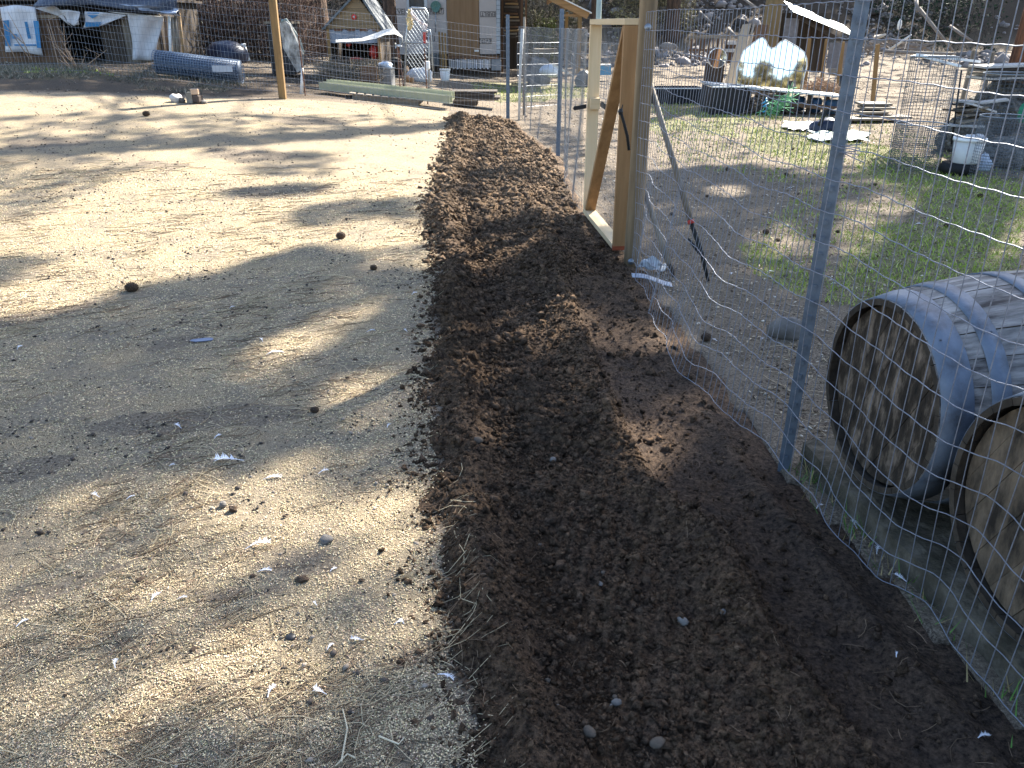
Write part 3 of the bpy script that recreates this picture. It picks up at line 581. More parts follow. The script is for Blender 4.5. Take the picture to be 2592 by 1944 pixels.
# ---------------------------------------------------------------- wire fences
def panel_mesh(path, zb, rows, sh, sv, r, disp=None, seg=1, lead=True, sides=4, sag=None, sub=2, clear=False):
    """welded wire: uprights every sv along the path, rows wires every sh up from zb(x, y)"""
    P = np.array(path, float); d = np.r_[0, np.cumsum(np.hypot(*np.diff(P, axis=0).T))]; L = d[-1]; k = int(L/sv); s = np.linspace(0, L, k+1)
    def pos(ss, row):
        x = np.interp(ss, d, P[:, 0]); y = np.interp(ss, d, P[:, 1]); e = .02
        tx = np.interp(ss+e, d, P[:, 0])-np.interp(ss-e, d, P[:, 0]); ty = np.interp(ss+e, d, P[:, 1])-np.interp(ss-e, d, P[:, 1]); q = np.hypot(tx, ty)+1e-9; nx_, ny_ = -ty/q, tx/q
        o = disp(ss, row/rows, L) if disp else 0*ss
        z = zb(x, y)+row*sh+(sag(ss, row/rows, L) if sag else 0)
        if clear: z = np.maximum(z, ztop(x+nx_*o, y+ny_*o)+.007)
        return np.stack([x+nx_*o, y+ny_*o, z], -1)
    mb = MB(); rr = np.arange(0, rows+.01, seg if seg < rows else rows)
    for q in s: mb.tube(pos(np.full(len(rr), q), rr), r, sides, False)
    s2 = np.linspace(0, L, k*sub+1)
    for row in range(rows+1):
        p = pos(s2, np.full(len(s2), float(row))); p[:, 2] += .0015*np.sin(np.arange(len(s2))*math.pi/sub*1.0)
        mb.tube(p, r*1.15, sides, False)
    return mb, pos
def tpost(x, y, H, lean, parent, z0=None, w=.035, rz=0, label=None):   # steel T post with studs
    z0 = T(x, y) if z0 is None else z0; mb = MB(); h = H+.15
    c = np.array([x, y, z0-.15]); top = np.array([x+lean[0], y+lean[1], z0+H]); up = (math.sin(rz), math.cos(rz), 0)
    mb.beam(c, top, w, .005, up); u = np.array(up)
    mb.beam(c+u*.0165, top+u*.0165, .005, .028, up)
    for k in range(int(H/.054)):
        p = c+(top-c)*((.2+k*.054)/h)-u*.006; mb.beam(p-np.array([0, 0, .008]), p+np.array([0, 0, .008]), .014, .008, up)
    return mb.build('steel_post', tpostm, parent, label=label)
FA = [(1.42, .25), (1.33, .5), (1.195, 1.40), (1.004, 2.58), (.95, 3.4), (.905, 4.3), (.80, 5.27)]
fen = thing('wire_fence', 'near welded wire fence with wavy lower wires between the gate post and the barrels', 'fence', (1.004, 2.58, T(1.004, 2.58)))
dT1 = 1.2+1.194+.28
def dispA(s, t, L):
    a = np.exp(-((s-L+1.5)/.95)**2); b_ = np.exp(-((s-1.2)/.7)**2)
    lo = (1-t)**1.6
    return (-.17*a*lo + .012*np.sin(s*9+t*4)*(.4+lo)+.008*np.sin(s*21+t*9)*lo - .03*b_*lo)*-1
def sagA(s, t, L): lo = (1-t)**1.2; return .028*np.sin(s*5.2+1+t*2)*lo+.012*np.sin(s*13+t*7)*lo+.02*(1-lo)*0
mbx, posA = panel_mesh(FA, lambda x, y: terr(x, y)+.03, 15, .102, .0508, .00145, dispA, sides=5, sag=sagA, clear=True)
mbx.build('wire_mesh', wirenear, fen, True, kind='stuff')
tp = tpost(1.0, 2.60, 1.75, (.02, 0), fen, w=.042, rz=.35)
# tie wire
p0 = at(2005+150, 385, 2.57); mb = MB(); mb.tube([(p0.x+.03*math.cos(a)-.005, p0.y+.016*math.sin(a), p0.z+.003*a-.01) for a in np.linspace(0, 12.6, 40)], .0016, 5)
mb.tube([p0+Vector((-.03, -.01, .0)), p0+Vector((-.005, -.02, -.012)), p0+Vector((.04, -.01, -.03))], .0016, 5); mb.build('tie_wire', wirenear, fen)
# wooden gate post (carries the gate)
gp = thing('gate_post', 'round weathered wooden post that carries the open timber gate frame', 'post', (.815, 5.37, T(.815, 5.37)))
z0 = T(.815, 5.37); mb = MB(); mb.tube([(.815+.006*math.sin(t*3), 5.37, z0-.1+t*2.6) for t in np.linspace(0, 1, 14)], [.057-.004*t for t in np.linspace(0, 1, 14)], 20); mb.build('shaft', mat('weathered_gate_post', (.25, .175, .10), (.10, .07, .04), 16, .8, .5, 0, (1, 1, .07), 1.3, bdist=.006), gp, True)
for px, py in ((1640, 69), (1597, 662)):
    p = at(px, py, 5.31); mb = MB(); mb.lathe([(0, .012), (.01, .012), (.011, .004), (.021, .003), (.021, 0)], p, 16, (0, -1, .15)); mb.build('bolt_washer', galv, gp, True)
mb = MB(); mb.bb((.71, 5.31, z0+.02), (.80, 5.40, z0+.05)); 
# gate
hx, hy, lx_, ly_ = .758, 5.62, .646, 6.86
gate = thing('gate', 'new pale timber gate frame with a diagonal brace standing over the tilled strip', 'gate', (hx, hy, T(hx, hy)))
gd = Vector((lx_-hx, ly_-hy, 0)).normalized(); gn = Vector((gd.y, -gd.x, 0)); zb_, zt_ = .035, 1.53
def gpnt(s, z): return Vector((hx, hy, 0))+gd*s+Vector((0, 0, z))
GL = math.hypot(lx_-hx, ly_-hy); UP = tuple(gn)
MB().beam(gpnt(.019, zb_+.0), gpnt(.019, zt_-.04), .038, .089, UP).build('hinge_stile', M['fir'](), gate, bevel=.002, label='orange brown hinge side upright of the gate frame')
MB().beam(gpnt(GL-.019, zb_+.041), gpnt(GL-.019, zt_-.04), .038, .089, UP).build('latch_stile', M['pine'](), gate, bevel=.002)
MB().beam(gpnt(-.002, zt_-.019), gpnt(GL+.002, zt_-.019), .038, .091, UP).build('top_rail', M['pine']('y'), gate, bevel=.002)
MB().beam(gpnt(.04, zb_+.019), gpnt(GL+.002, zb_+.019), .038, .091, UP).build('bottom_rail', M['pine']('y'), gate, bevel=.002)
MB().beam(gpnt(GL-.075, zb_+.045), gpnt(.062, zt_-.05), .038, .083, UP).build('diagonal_brace', M['fir'](), gate, bevel=.002)
MB().beam(gpnt(.019, zb_-.001), gpnt(.019, zb_+.028), .0395, .0905, UP).build('red_end_mark', mm('red_stain', (.3, .07, .03), (.2, .05, .02), 20, .8, 0), gate)
q = at(1502, 262, ly_-.06); MB().box((q.x+.012, ly_-.07, q.z), (.075, .045, .085), rz=.09).build('latch_block', M['pine']('x'), gate, bevel=.002)
mb = MB(); q = at(1456, 274, ly_-.06); q2 = at(1484, 269, ly_-.05); mb.beam(q, q2, .032, .006, (0, 1, 0)); mb.lathe([(.017, -.003), (.017, .003)], q, 12, (0, 1, 0), True); q3 = at(1520, 262, ly_-.01); q4 = at(1537, 274, ly_+.05); mb.beam(q3, q4, .04, .006, (0, 1, 0)); mb.build('latch', black, gate)
mb = MB(); A = [at(1571, 283, 5.55), at(1579, 310, 5.53), at(1588, 345, 5.53), at(1592, 379, 5.55)]
tt = np.linspace(0, 3, 60); PA = np.array([tuple(a_) for a_ in A]); ctr = np.stack([np.interp(tt, range(4), PA[:, i]) for i in range(3)], -1)
mb.tube(ctr, [.008+.004*(i % 2) for i in range(60)], 8); mb.build('ribbed_spring', blackrub, gate, True)
mb = MB(); mb.lathe([(.012, -.02), (.017, 0), (.012, .02)], A[0], 10, (0, 0, 1), True); mb.tube([A[0], A[0]+Vector((.012, 0, .045))], [.006, .003], 6); mb.build('spring_hook', black, gate)
gm_, _ = panel_mesh([(hx+.052, hy+.02), (lx_+.052, ly_)], lambda x, y: 0*x+.05, 14, .1016, .0508, .0013, None, sides=4)
gm_.build('wire_mesh', wire, gate, True, kind='stuff')
# latch post, pale green pipe
p = at(1516, 20, 7.05); z0 = T(p.x, 7.05); mb = MB(); mb.tube([(p.x, 7.05, z0-.1), (p.x, 7.05, 2.3)], .021, 14)
mb.build('latch_post', mm('pale_green_paint', (.36, .42, .36), (.27, .31, .27), 10, .5, .1), None, True, label='pale green metal pipe post behind the latch side of the gate', cat='post')
# second stretch and corner, back fence
f2 = thing('wire_fence', 'farther stretch of welded wire fence from the gate to the corner post', 'fence', (.566, 10.28, T(.566, 10.28)))
def dispB(s, t, L): lo = (1-t)**1.4; return .05*np.sin(s*1.6)*lo+.018*np.sin(s*6+t*3)*(.25+lo)
mbx, _ = panel_mesh([(.60, 7.0), (.566, 10.28), (.30, 12.6), (.11, 14.2)], lambda x, y: terr(x, y)+.03, 14, .1016, .0508, .0013, dispB, sides=4, sag=lambda s, t, L: .02*np.sin(s*3.3+t)*(1-t), clear=True)
mbx.build('wire_mesh', wire, f2, True, kind='stuff')
tpost(.566, 10.28, 1.66, (.01, 0), f2, w=.05)
p = at(1314, 290, 14.3); mb = MB(); mb.tube([(p.x, 14.3, T(p.x, 14.3)-.1), (p.x+.01, 14.3, T(p.x, 14.3)+.7), (p.x+.05, 14.3, T(p.x, 14.3)+1.42)], [.022, .022, .03], 10)
mb.build('corner_post', mm('chalky_white_wrap', (.55, .55, .53), (.35, .35, .34), 9, .7), f2, True, label='corner post wrapped in chalky white plastic')
p = at(1326, 250, 15.2); mb = MB(); mb.tube([(p.x, 15.2, T(p.x, 15.2)-.1), (p.x, 15.2, 1.6)], .02, 8); mb.build('thin_pole', M['greywood'](), f2, True)
f3 = thing('wire_fence', 'long back fence of open welded wire crossing behind the straw field', 'fence', (-4, 14.9, T(-4, 14.9)))
mbx, _ = panel_mesh([(-11, 15.3), (-6, 15.0), (-2, 14.7), (-.07, 14.55)], lambda x, y: terr(x, y)+.03+.012*np.sin(x*3), 12, .116, .062, .0019, lambda s, t, L: .025*np.sin(s*2.1+2*t), sides=3, sub=1, seg=2)
mbx.build('wire_mesh', wire, f3, False, kind='stuff')
tpost(-.07, 14.5, 1.62, (0, 0), f3, w=.06)
p = at(768, 190, 14.95); mb = MB(); mb.tube([(p.x, 14.95, T(p.x, 14.95)-.1), (p.x-.02, 14.95, T(p.x, 14.95)+1.0)], .012, 6); mb.build('rusty_stake', mm('rust', (.16, .07, .04), (.07, .035, .025), 20, .9), f3)
for px in (1012, 1080):
    p = at(px, 190, 15.6); MB().tube([(p.x, 15.6, T(p.x, 15.6)-.1), (p.x-.02, 15.6, T(p.x, 15.6)+.95)], .011, 6).build('rusty_stake', MATS['rust'], f3)
# a slack loop of fence wire beyond the corner
f4 = thing('wire_fence', 'slack curved panel of wire fencing bulging behind the corner post', 'fence', (.9, 16.5, T(.9, 16.5)))
mbx, _ = panel_mesh([(.15, 16.2), (.9, 16.9), (1.5, 16.6), (1.75, 15.6), (2.1, 15.2)], lambda x, y: terr(x, y)+.03, 6, .19, .12, .004, lambda s, t, L: .08*np.sin(s*3+t*2), sides=3, sub=2)
mbx.build('wire_mesh', wire, f4, kind='stuff')
# leaning square post at the left
zb0 = G(716, 250); tp_ = at(690, 0, zb0.y-.02)
d = tp_-zb0; MB().beam(zb0-d*.06, zb0+d*1.5, .115, .09).build('leaning_post', M['tanpost'](), None, bevel=.008, label='tall leaning brown wooden post at the far edge of the straw field', cat='post')

# ---------------------------------------------------------------- tool handles against the fence
def handle(name, a, bpt, r, m, label, frac, m2, mid=None):
    t = thing(name, label, 'pole', bpt); v = Vector(a)-Vector(bpt); MB().tube([Vector(bpt)+v*frac, Vector(a)], [r, r*.9], 10).build('shaft', m, t, True)
    MB().tube([Vector(bpt)+v*frac, Vector(bpt)+v*(frac*.5)+Vector((.01, 0, 0)), Vector(bpt)], [r*.75, r*.8, r*.5], 8).build('dark_end', m2, t, True)
    return t
b0 = G(1793, 712); t = handle('tool_pole', at(1632, 163, 5.45), b0, .019, M['greywood'](), 'long weathered tool handle with a black lower end leaning on the gate post', .27, blackrub)
v = at(1632, 163, 5.45)-b0; MB().tube([b0+v*.268, b0+v*.285], .0205, 10).build('red_band', redm, t, True); MB().tube([b0+v*.13+Vector((-.0, 0, 0)), b0+v*.18+Vector((-.035, 0, .0)), b0+v*.2+Vector((-.05, 0, 0))], [.014, .01, .006], 7).build('hook', black, t, True)
b0 = G(1704, 700); handle('tool_pole', at(1622, 456, 5.5), b0, .018, M['greywood'](), 'short grey wooden prop leaning on the foot of the gate post', .12, M['darkwood']())
# white rag, silver strip, rock
b0 = G(1652, 690); z = b0.z
P = [[(b0.x+.17*(u-.5)+.02*math.sin(v*9), b0.y+.06*v+.04*math.sin(u*7), z+.02+.075*v*(1-abs(u-.45)*1.6)+.012*math.sin(u*13+v*7)) for u in np.linspace(0, 1, 12)] for v in np.linspace(0, 1, 8)]
MB().sheet(P).build('plastic_bag', mm('pale_plastic', (.42, .44, .46), (.28, .3, .32), 6, .4, .3), None, True, label='crumpled pale plastic bag under the two leaning poles', cat='bag')
a0 = G(1600, 712); a1 = G(1702, 732); P = [[(lerp(a0.x, a1.x, u)+0*v, lerp(a0.y, a1.y, u)+.05*v, .03+.014*v+.010*math.sin(u*5)) for u in np.linspace(0, 1, 14)] for v in np.linspace(0, 1, 5)]
MB().sheet(P).build('metal_strip', mm('bright_foil', (.5, .52, .56), (.3, .32, .36), 30, .35, .5, .3), None, True, label='bright silvery metal strip lying at the foot of the gate post', cat='metal strip')
p = G(1990, 850); MB().blob(p+Vector((0, .0, .03)), (.10, .08, .07), 14, 9, .3, 3).build('rock', stone, None, True, label='brown grey rock behind the fence left of the upper barrel', cat='rock')

# ---------------------------------------------------------------- barrels on the slab
def PZ(px, py, z): v = at(px, py, 1); d = Vector((v.x, v.y, v.z-CAMZ)); t = (z-CAMZ)/d.z; return Vector((d.x*t, d.y*t, z))
e1 = PZ(2028, 1112, .09); e2 = PZ(2592, 1690, .09); dd = (e2-e1)
mb = MB(); N_ = 40; P = []
for i in range(N_+1):
    q = e1+dd*(i/N_*1.8); row = []
    nrm = Vector((-dd.y, dd.x, 0)).normalized()*-1
    if nrm.x < 0: nrm = -nrm
    for w_ in (0, .004, .05, .15, .4, 1, 2.6):
        j = .012*float(fbm(q.y*7, q.x*9+w_, 3, 33)); r_ = q+nrm*(w_+(j if w_ < .1 else 0)); zz = (-.02 if w_ == 0 else .078 if w_ == .004 else .09)+.006*float(fbm(r_.x*6, r_.y*6, 3, 34)); row.append((r_.x, r_.y, zz))
    P.append(row)
P = np.array(P); a, c_ = P.shape[:2]; F = [(i*c_+j, (i+1)*c_+j, (i+1)*c_+j+1, i*c_+j+1) for i in range(a-1) for j in range(c_-1)]
F.append(tuple(range(c_)));
mb.add(P.reshape(-1, 3), F); mb.build('concrete_slab', mat('mossy_concrete', (.15, .13, .10), (.03, .027, .016), 9, .95, .9, 0, contrast=1.2, c3=(.075, .064, .046), bdist=.02), None, label='mossy worn concrete slab edge under the two barrels', cat='slab')
stavem = wood('grey_stave', (.33, .315, .30), (.025, .023, .024), 'x', 20, .7, contrast=1.7)
headm = mat('mottled_shaded_head', (.19, .15, .115), (.010, .008, .006), 11, .85, .5, 0, (1, 2.2, .8), 1.45, (.04, .03, .021))  # mottled boards, with the shadow of the recess darkened into their colour
headm2 = mat('dusty_head', (.17, .13, .09), (.02, .016, .012), 9, .85, .5, 0, (1, 2, .8), 1.5)
hoopm = mat('hoop_steel', (.15, .185, .235), (.06, .065, .075), 9, .55, .35, .3, contrast=1.2, c3=(.115, .145, .19))
dw_end = mat('stave_end', (.075, .06, .045), (.02, .016, .012), 18, .9, .4)
def barrel(c, phi, label, hm, rh=.30, rb=.368, Lh=.475, tilt=0):
    t = thing('barrel', label, 'barrel', c, 'weathered barrels lying on the slab'); t.rotation_euler = (0, 0, phi)
    def lo(name, mb, m, par=t, sm_=True):
        V = np.concatenate(mb.v); me = bpy.data.meshes.new(name); me.from_pydata(V.tolist(), [], mb.f); me.materials.append(m)
        me.polygons.foreach_set('use_smooth', [sm_]*len(me.polygons)); o = bpy.data.objects.new(name, me); C.objects.link(o); o.parent = par; return o
    R_ = lambda x: rb-(rb-rh)*(x/Lh)**2
    ns = 26; rg = np.random.default_rng(3); xsx = np.linspace(-Lh, Lh, 15)
    for k in range(ns):
        a0 = 2*math.pi*(k+.015)/ns; a1 = 2*math.pi*(k+.985)/ns; pr = rg.uniform(-.0015, .0015); V = []
        for x in xsx:
            for ri, (aa) in ((0, (a0, (a0+a1)/2, a1)), (-.019, (a1, (a0+a1)/2, a0))):
                for a_ in aa: V.append((x, (R_(x)+pr+ri)*math.cos(a_), (R_(x)+pr+ri)*math.sin(a_)))
        F = [(i*6+j, i*6+(j+1) % 6, (i+1)*6+(j+1) % 6, (i+1)*6+j) for i in range(14) for j in range(6)]+[tuple(range(6))[::-1], tuple(84+j for j in range(6))]
        m_ = MB().add(V, F); so_ = lo('stave', m_, stavem, sm_=False); so_.data.materials.append(dw_end)
        for i_, pl_ in enumerate(so_.data.polygons):
            if i_ >= 84 or i_ % 6 in (2, 3, 4, 5): pl_.material_index = 1
    for x0, wd in ((-Lh+.003, .082), (-.345, .052), (-.15, .05), (.10, .05), (.293, .052), (Lh-.085, .082)):
        pr = [(R_(x0)+.0005, x0), (R_(x0)+.0035, x0+.0005), (R_(x0+wd)+.0035, x0+wd-.0005), (R_(x0+wd)+.0005, x0+wd)]
        lo('hoop', MB().lathe(pr, (0, 0, 0), 72, (1, 0, 0)), hoopm)
        a_ = 2.2; 
        for s_ in (-1, 1):
            rx = R_(x0+wd/2)+.004; lo('rivet', MB().blob((x0+wd/2+s_*.012, rx*math.cos(a_), rx*math.sin(a_)), (.004, .004, .004), 8, 5, 0), hoopm)
    for side in (-1, 1):
        r_ = rh-.022; hx_ = side*(Lh-.04); ws = np.array([-1, -.72, -.42, -.1, .22, .55, .8, 1])*r_
        for i in range(len(ws)-1):
            y0, y1 = ws[i]+.0008, ws[i+1]-.0008; yy_ = np.linspace(y0, y1, 6); top = [(q, math.sqrt(max(r_*r_-q*q, 0))) for q in yy_]; bot = [(q, -z_) for q, z_ in top][::-1]; poly = top+bot
            n_ = len(poly); off_ = rg.uniform(-.001, .001); ca, sa = math.cos(.5), math.sin(.5)
            V = [(hx_+off_+e, q*ca-z_*sa, q*sa+z_*ca) for e in (-.01, .01) for q, z_ in poly]
            F = [tuple(range(n_)), tuple(range(2*n_-1, n_-1, -1))]+[(i2, i2+n_, (i2+1) % n_+n_, (i2+1) % n_) for i2 in range(n_)]
            lo('head_board', MB().add(V, F), hm, sm_=False)
    return t
PH = math.radians(8); cb = Vector((1.125, 2.27, .448)); ax = Vector((math.cos(PH), math.sin(PH), 0))
barrel(cb+ax*.475, PH, 'weathered wooden barrel with blue grey hoops lying farther back beside the steel post', headm)
cb2 = Vector((1.20, 1.56, .448)); barrel(cb2+ax*.475, PH, 'nearer weathered barrel cut by the right edge, its dusty head towards the fence', headm2)
# weeds along the slab edge
V = []; col = []
for k in range(150):
    u = RNG.uniform(-.02, 1.15)**1; q = e1+dd*u; cx, cy = q.x+RNG.normal(-.03, .03), q.y+RNG.normal(-.02, .03)
    if RNG.random() < .45: u = RNG.choice([.08, .12, .36, .4, .98]); q = e1+dd*u; cx, cy = q.x+RNG.normal(-.02, .02), q.y+RNG.normal(-.02, .02)
    h = RNG.uniform(.02, .08); a = RNG.uniform(0, 6.28); l = RNG.uniform(.3, 1)*h; wv = .0022; z0 = T(cx, cy)
    V += [(cx-wv*math.sin(a), cy+wv*math.cos(a), z0), (cx+wv*math.sin(a), cy-wv*math.cos(a), z0), (cx+l*math.cos(a), cy+l*math.sin(a), z0+h)]
    c1 = (.11, .22, .05) if RNG.random() < .6 else (.35, .27, .13); col += [c1]*3
bulk('weed', V, np.arange(len(V)).reshape(-1, 3), TM, 'thin green and dry weeds along the slab edge and fence foot', 'weeds', kind='stuff', tint=np.array(col))

# ---------------------------------------------------------------- feathers, cones and scraps on the ground
featherm = mm('white_feather', (.8, .8, .82), (.6, .6, .64), 40, .7, 0)
def feather(px, py, Lp, ang, label='small white downy feather lying on the straw field', group='white feathers on the straw', soft=1):
    p = GS(px, py); s = (p-Vector((0, 0, CAMZ))).length/FPX*Lp; t = thing('feather', label, 'feather', p, group); t.rotation_euler = (0, 0, ang)
    u = np.linspace(0, 1, 9); ctr = [(s*(q-.5), .12*s*math.sin(q*2.6), .004+.10*s*math.sin(q*math.pi)) for q in u]
    def lo(name, V, F):
        me = bpy.data.meshes.new(name); me.from_pydata(V, [], F); me.materials.append(featherm); o = bpy.data.objects.new(name, me); C.objects.link(o); o.parent = t
    m_ = MB().tube(ctr, [.0012]*8+[.0004], 5); lo('shaft', np.concatenate(m_.v).tolist(), m_.f)
    V = []; F = []
    for i in range(10):
        q = .22+.075*i; c_ = np.array([s*(q-.5), .12*s*math.sin(q*2.6), .005+.10*s*math.sin(q*math.pi)])
        for sd in (-1, 1):
            w_ = s*.2*math.sin((q-.1)*math.pi)*random.uniform(.6, 1.5); e = c_+np.array([w_*random.uniform(.3, 1.1), sd*w_, random.uniform(0, .35)*w_*1.4]); k_ = len(V)
            V += [tuple(c_-np.array([.035*s, 0, 0])), tuple(c_+np.array([.045*s, 0, 0])), tuple(e)]; F.append((k_, k_+1, k_+2))
    lo('vane', V, F)
FE = [(655, 1385, 60, .4), (455, 1080, 30, 2.2), (552, 1108, 22, 1), (580, 1165, 75, 3.0), (690, 1215, 45, .1), (820, 1197, 28, .6), (665, 862, 22, 1.9), (690, 897, 30, .5), (712, 893, 24, 2.8), (246, 1255, 28, 2.4), (332, 1262, 20, .8), (396, 1515, 34, 1.2),
      (296, 1682, 30, 1.8), (462, 1518, 24, .3), (690, 1752, 40, 1.3), (812, 1750, 42, 2.5), (905, 1620, 36, 2.9), (838, 1640, 24, 1), (1010, 1580, 24, .4), (1050, 745, 22, .9), (1028, 838, 20, 2), (52, 882, 22, 1.5), (588, 780, 16, 1), (845, 1445, 20, .7), (1020, 1575, 22, 2), (670, 1450, 34, .05), (436, 1180, 14, .6), (985, 1080, 20, 1.2), (60, 1580, 28, .9), (940, 840, 22, .3), (800, 1530, 18, 2.1)]
BIG = {655: 'largest fluffy tuft of white down on the brightly lit straw', 580: 'long flat white feather in the middle of the field', 690.1: '', 396: 'lone white tuft left of centre in the lower field', 296: 'white tuft by itself in the lower left lit straw', 455: 'white curled feather just above the long flat feather', 812: 'white feather right of the bright patch near the bottom', 246: 'leftmost white tuft of the middle field', 1050: 'small white feather by the upper edge of the strip', 52: 'white feather close to the left border of the picture'}
for f_ in FE:
    if BIG.get(f_[0]): feather(*f_, label=BIG[f_[0]], group=None)
    else: feather(*f_)
feather(1128, 1718, 44, -.5, 'white and grey feather at the left edge of the dark strip', None)
for f_ in [(2075, 1285, 26, .6), (2165, 1330, 34, 1.4), (2225, 1395, 38, .9), (2280, 1465, 34, 2), (2375, 1490, 30, .4), (2490, 1870, 34, .2), (2270, 1660, 18, 1)]: feather(*f_, label='white feather caught at the foot of the near fence', group='white feathers at the fence foot')
for f_ in [(1930, 862, 24, 1), (1853, 695, 16, 1), (2325, 570, 22, .2), (2000, 478, 18, .2), (2374, 575, 14, 1), (1810, 862, 16, 2), (1950, 690, 20, .1), (2110, 720, 16, .3)]: feather(*f_, label='white scrap of feather lying in the shaded yard', group='white feathers in the yard')
conem = mat('cone_brown', (.10, .065, .04), (.03, .02, .015), 30, .9, .8, 0)
def cone(px, py, wpx, label, group=None, m=conem):
    p = GS(px, py); s = (p-Vector((0, 0, CAMZ))).length/FPX*wpx*.5; t = thing('pine_cone', label, 'pine cone', p, group)
    mb = MB().blob(p+Vector((0, 0, s*.6)), (s*.85, s*.7, s*.62), 12, 8, .1, px % 7); mb.build('core', m, t, True); mb = MB()
    for i in range(80):
        a = i*2.4; h = 1-2*(i+.5)/80; r_ = math.sqrt(1-h*h); d = Vector((h, r_*math.cos(a), r_*math.sin(a))); c_ = p+Vector((0, 0, s*.6))+Vector((d.x*s*.86, d.y*s*.7, d.z*s*.62)); mb.box(c_, (s*.12, s*.2, s*.06), a, .3, a*.7)
    mb.build('scales', m, t)
cone(335, 738, 34, 'large dark pine cone lying in the shade of the straw field')
cone(863, 604, 26, 'dark round cone right of centre on the straw field'); cone(797, 1044, 24, 'brown cone beside the lit patch near the tilled strip'); cone(371, 294, 18, 'small dark cone alone on the far sunlit straw')
cone(946, 683, 20, 'flat dark cone scrap near the edge of the strip')
for px, py, w_ in [(1938, 592, 18), (1968, 612, 14), (1990, 445, 12), (2215, 470, 10), (2395, 575, 14), (2480, 500, 14), (2060, 600, 12), (1840, 432, 12), (2006, 380, 9), (1700, 545, 12), (1790, 500, 10), (2120, 590, 12)]: cone(px, py, w_, 'dark pine cone lying on the yard beyond the fence', 'pine cones in the yard')
cone(1787, 862, 30, 'dark scaly cone against the inner foot of the near fence')
p = GS(510, 866); mb = MB(); L_ = .055; mb.prism([(-L_, 0), (-L_*.8, .012), (-L_*.2, .016), (L_*.5, .020), (L_, .016), (L_*1.1, 0), (L_*.9, -.008), (-L_*.5, -.012)], -.002, .002)
V = mb.v[0][:, [0, 2, 1]]*np.array([1, 1.2, 1]); V = V @ rot(.12, .08, .42).T+np.array(p)+np.array([0, 0, .01]); mb.v[0] = V; mb.build('plastic_scrap', mm('slate_plastic', (.16, .19, .27), (.11, .13, .19), 20, .35, .1), None, label='slate blue sliver of plastic lying on the shaded straw', cat='plastic scrap')
p = GS(736, 1614); MB().lathe([(0, .006), (.012, .006), (.014, .003), (.014, 0)], p, 12).build('bottle_cap', black, None, True, label='small dark disc like a cap on the sunlit near straw', cat='cap')
def rock(px, py, wpx, label, m, hr=.7, grp=None, k=0, ar=.8, cat='stone', name='stone'):
    p = GS(px, py); s = (p-Vector((0, 0, CAMZ))).length/FPX*wpx*.5; return MB().blob(p+Vector((0, 0, s*hr*.6)), (s, s*ar, s*hr), 14, 10, .55, k, k).build(name, m, None, True, label=label, cat=cat, group=grp)
rock(825, 1370, 38, 'two toned grey stone on the bright straw near the strip', stone, .5, k=2); rock(565, 1280, 20, 'small brown stone beside a dark crumb on the lit straw', stone, k=5); rock(590, 1292, 22, 'dark crumbly clod beside the small brown stone', conem, k=6, cat='clod', name='clod')
for px, py, w_ in [(490, 1645, 22), (425, 1640, 12), (165, 1760, 12), (880, 958, 16), (900, 912, 16), (720, 1308, 14), (340, 1270, 12), (640, 1460, 22), (355, 1470, 26), (765, 1470, 40), (915, 1470, 18), (300, 1750, 18)]: rock(px, py, w_*.75, 'small dark clod lying on the straw field', conem, .5, 'dark clods on the straw', px % 9, cat='clod', name='clod')
# leaning stubs and straws stuck in the strip edge
for pts_, lab in (([(865, 1935), (880, 1850), (868, 1800)], 'pale bent straw standing out at the bottom of the field'), ([(960, 1870), (1010, 1890), (1022, 1875)], 'pale forked straw lying near the bottom of the strip edge'), ([(900, 1925), (880, 1915), (850, 1945)], 'short pale straw at the very bottom of the field')):
    MB().tube([GS(*a_)+Vector((0, 0, .008)) for a_ in pts_], [.0024, .002, .0015], 6).build('broken_straw', mm('pale_straw', (.62, .55, .4), (.45, .38, .26), 30, .8, 0), None, label=lab, cat='straw')

# ---------------------------------------------------------------- far things
def RC(x0, y0, x1, y1, D):
    a = at(x0, y0, D); b = at(x1, y1, D); c = at(x0, y1, D); d = at(x1, y0, D); return (a.x+c.x)/2, (b.x+d.x)/2, (a.z+d.z)/2, (b.z+c.z)/2
def slab(mb, x0, y0, x1, y1, D, th=.02, off=0):
    X0, X1, zt, zb = RC(x0, y0, x1, y1, D); return mb.bb((X0, D+off, zb), (X1, D+off+th, zt))
def ppoly(mb, pts, D, th=.02):
    P = [at(x, y, D) for x, y in pts]; return mb.prism([(p.x, p.z) for p in P], D, D+th)
def part(name, m, par, x0, y0, x1, y1, D, th=.02, **k): return slab(MB(), x0, y0, x1, y1, D, th).build(name, m, par, **k)
def base(px, py, D): p = at(px, py, D); return (p.x, D, T(p.x, D))
def text(s, parent, px0, py0, px1, py1, D, m, flip=False):
    cu = bpy.data.curves.new('lettering', 'FONT'); cu.body = s; cu.extrude = .0; o = bpy.data.objects.new('lettering_tmp', cu); C.objects.link(o)
    bpy.context.view_layer.update(); me = bpy.data.meshes.new_from_object(o.evaluated_get(bpy.context.evaluated_depsgraph_get())); bpy.data.objects.remove(o)
    V = np.array([v.co[:] for v in me.vertices]); V -= V.min(0); mx = V.max(0); X0, X1, zt, zb = RC(px0, py0, px1, py1, D)
    u = V[:, 0]/mx[0]; v = V[:, 1]/mx[1]
    if flip: u, v = 1-u, 1-v
    W = np.stack([X0+(X1-X0)*u, np.full(len(u), D), zb+(zt-zb)*v], -1)-np.array(wloc(parent))
    me2 = bpy.data.meshes.new('lettering'); me2.from_pydata(W.tolist(), [], [tuple(p.vertices) for p in me.polygons]); me2.materials.append(m)
    q = bpy.data.objects.new('lettering', me2); C.objects.link(q); q.parent = parent; return q
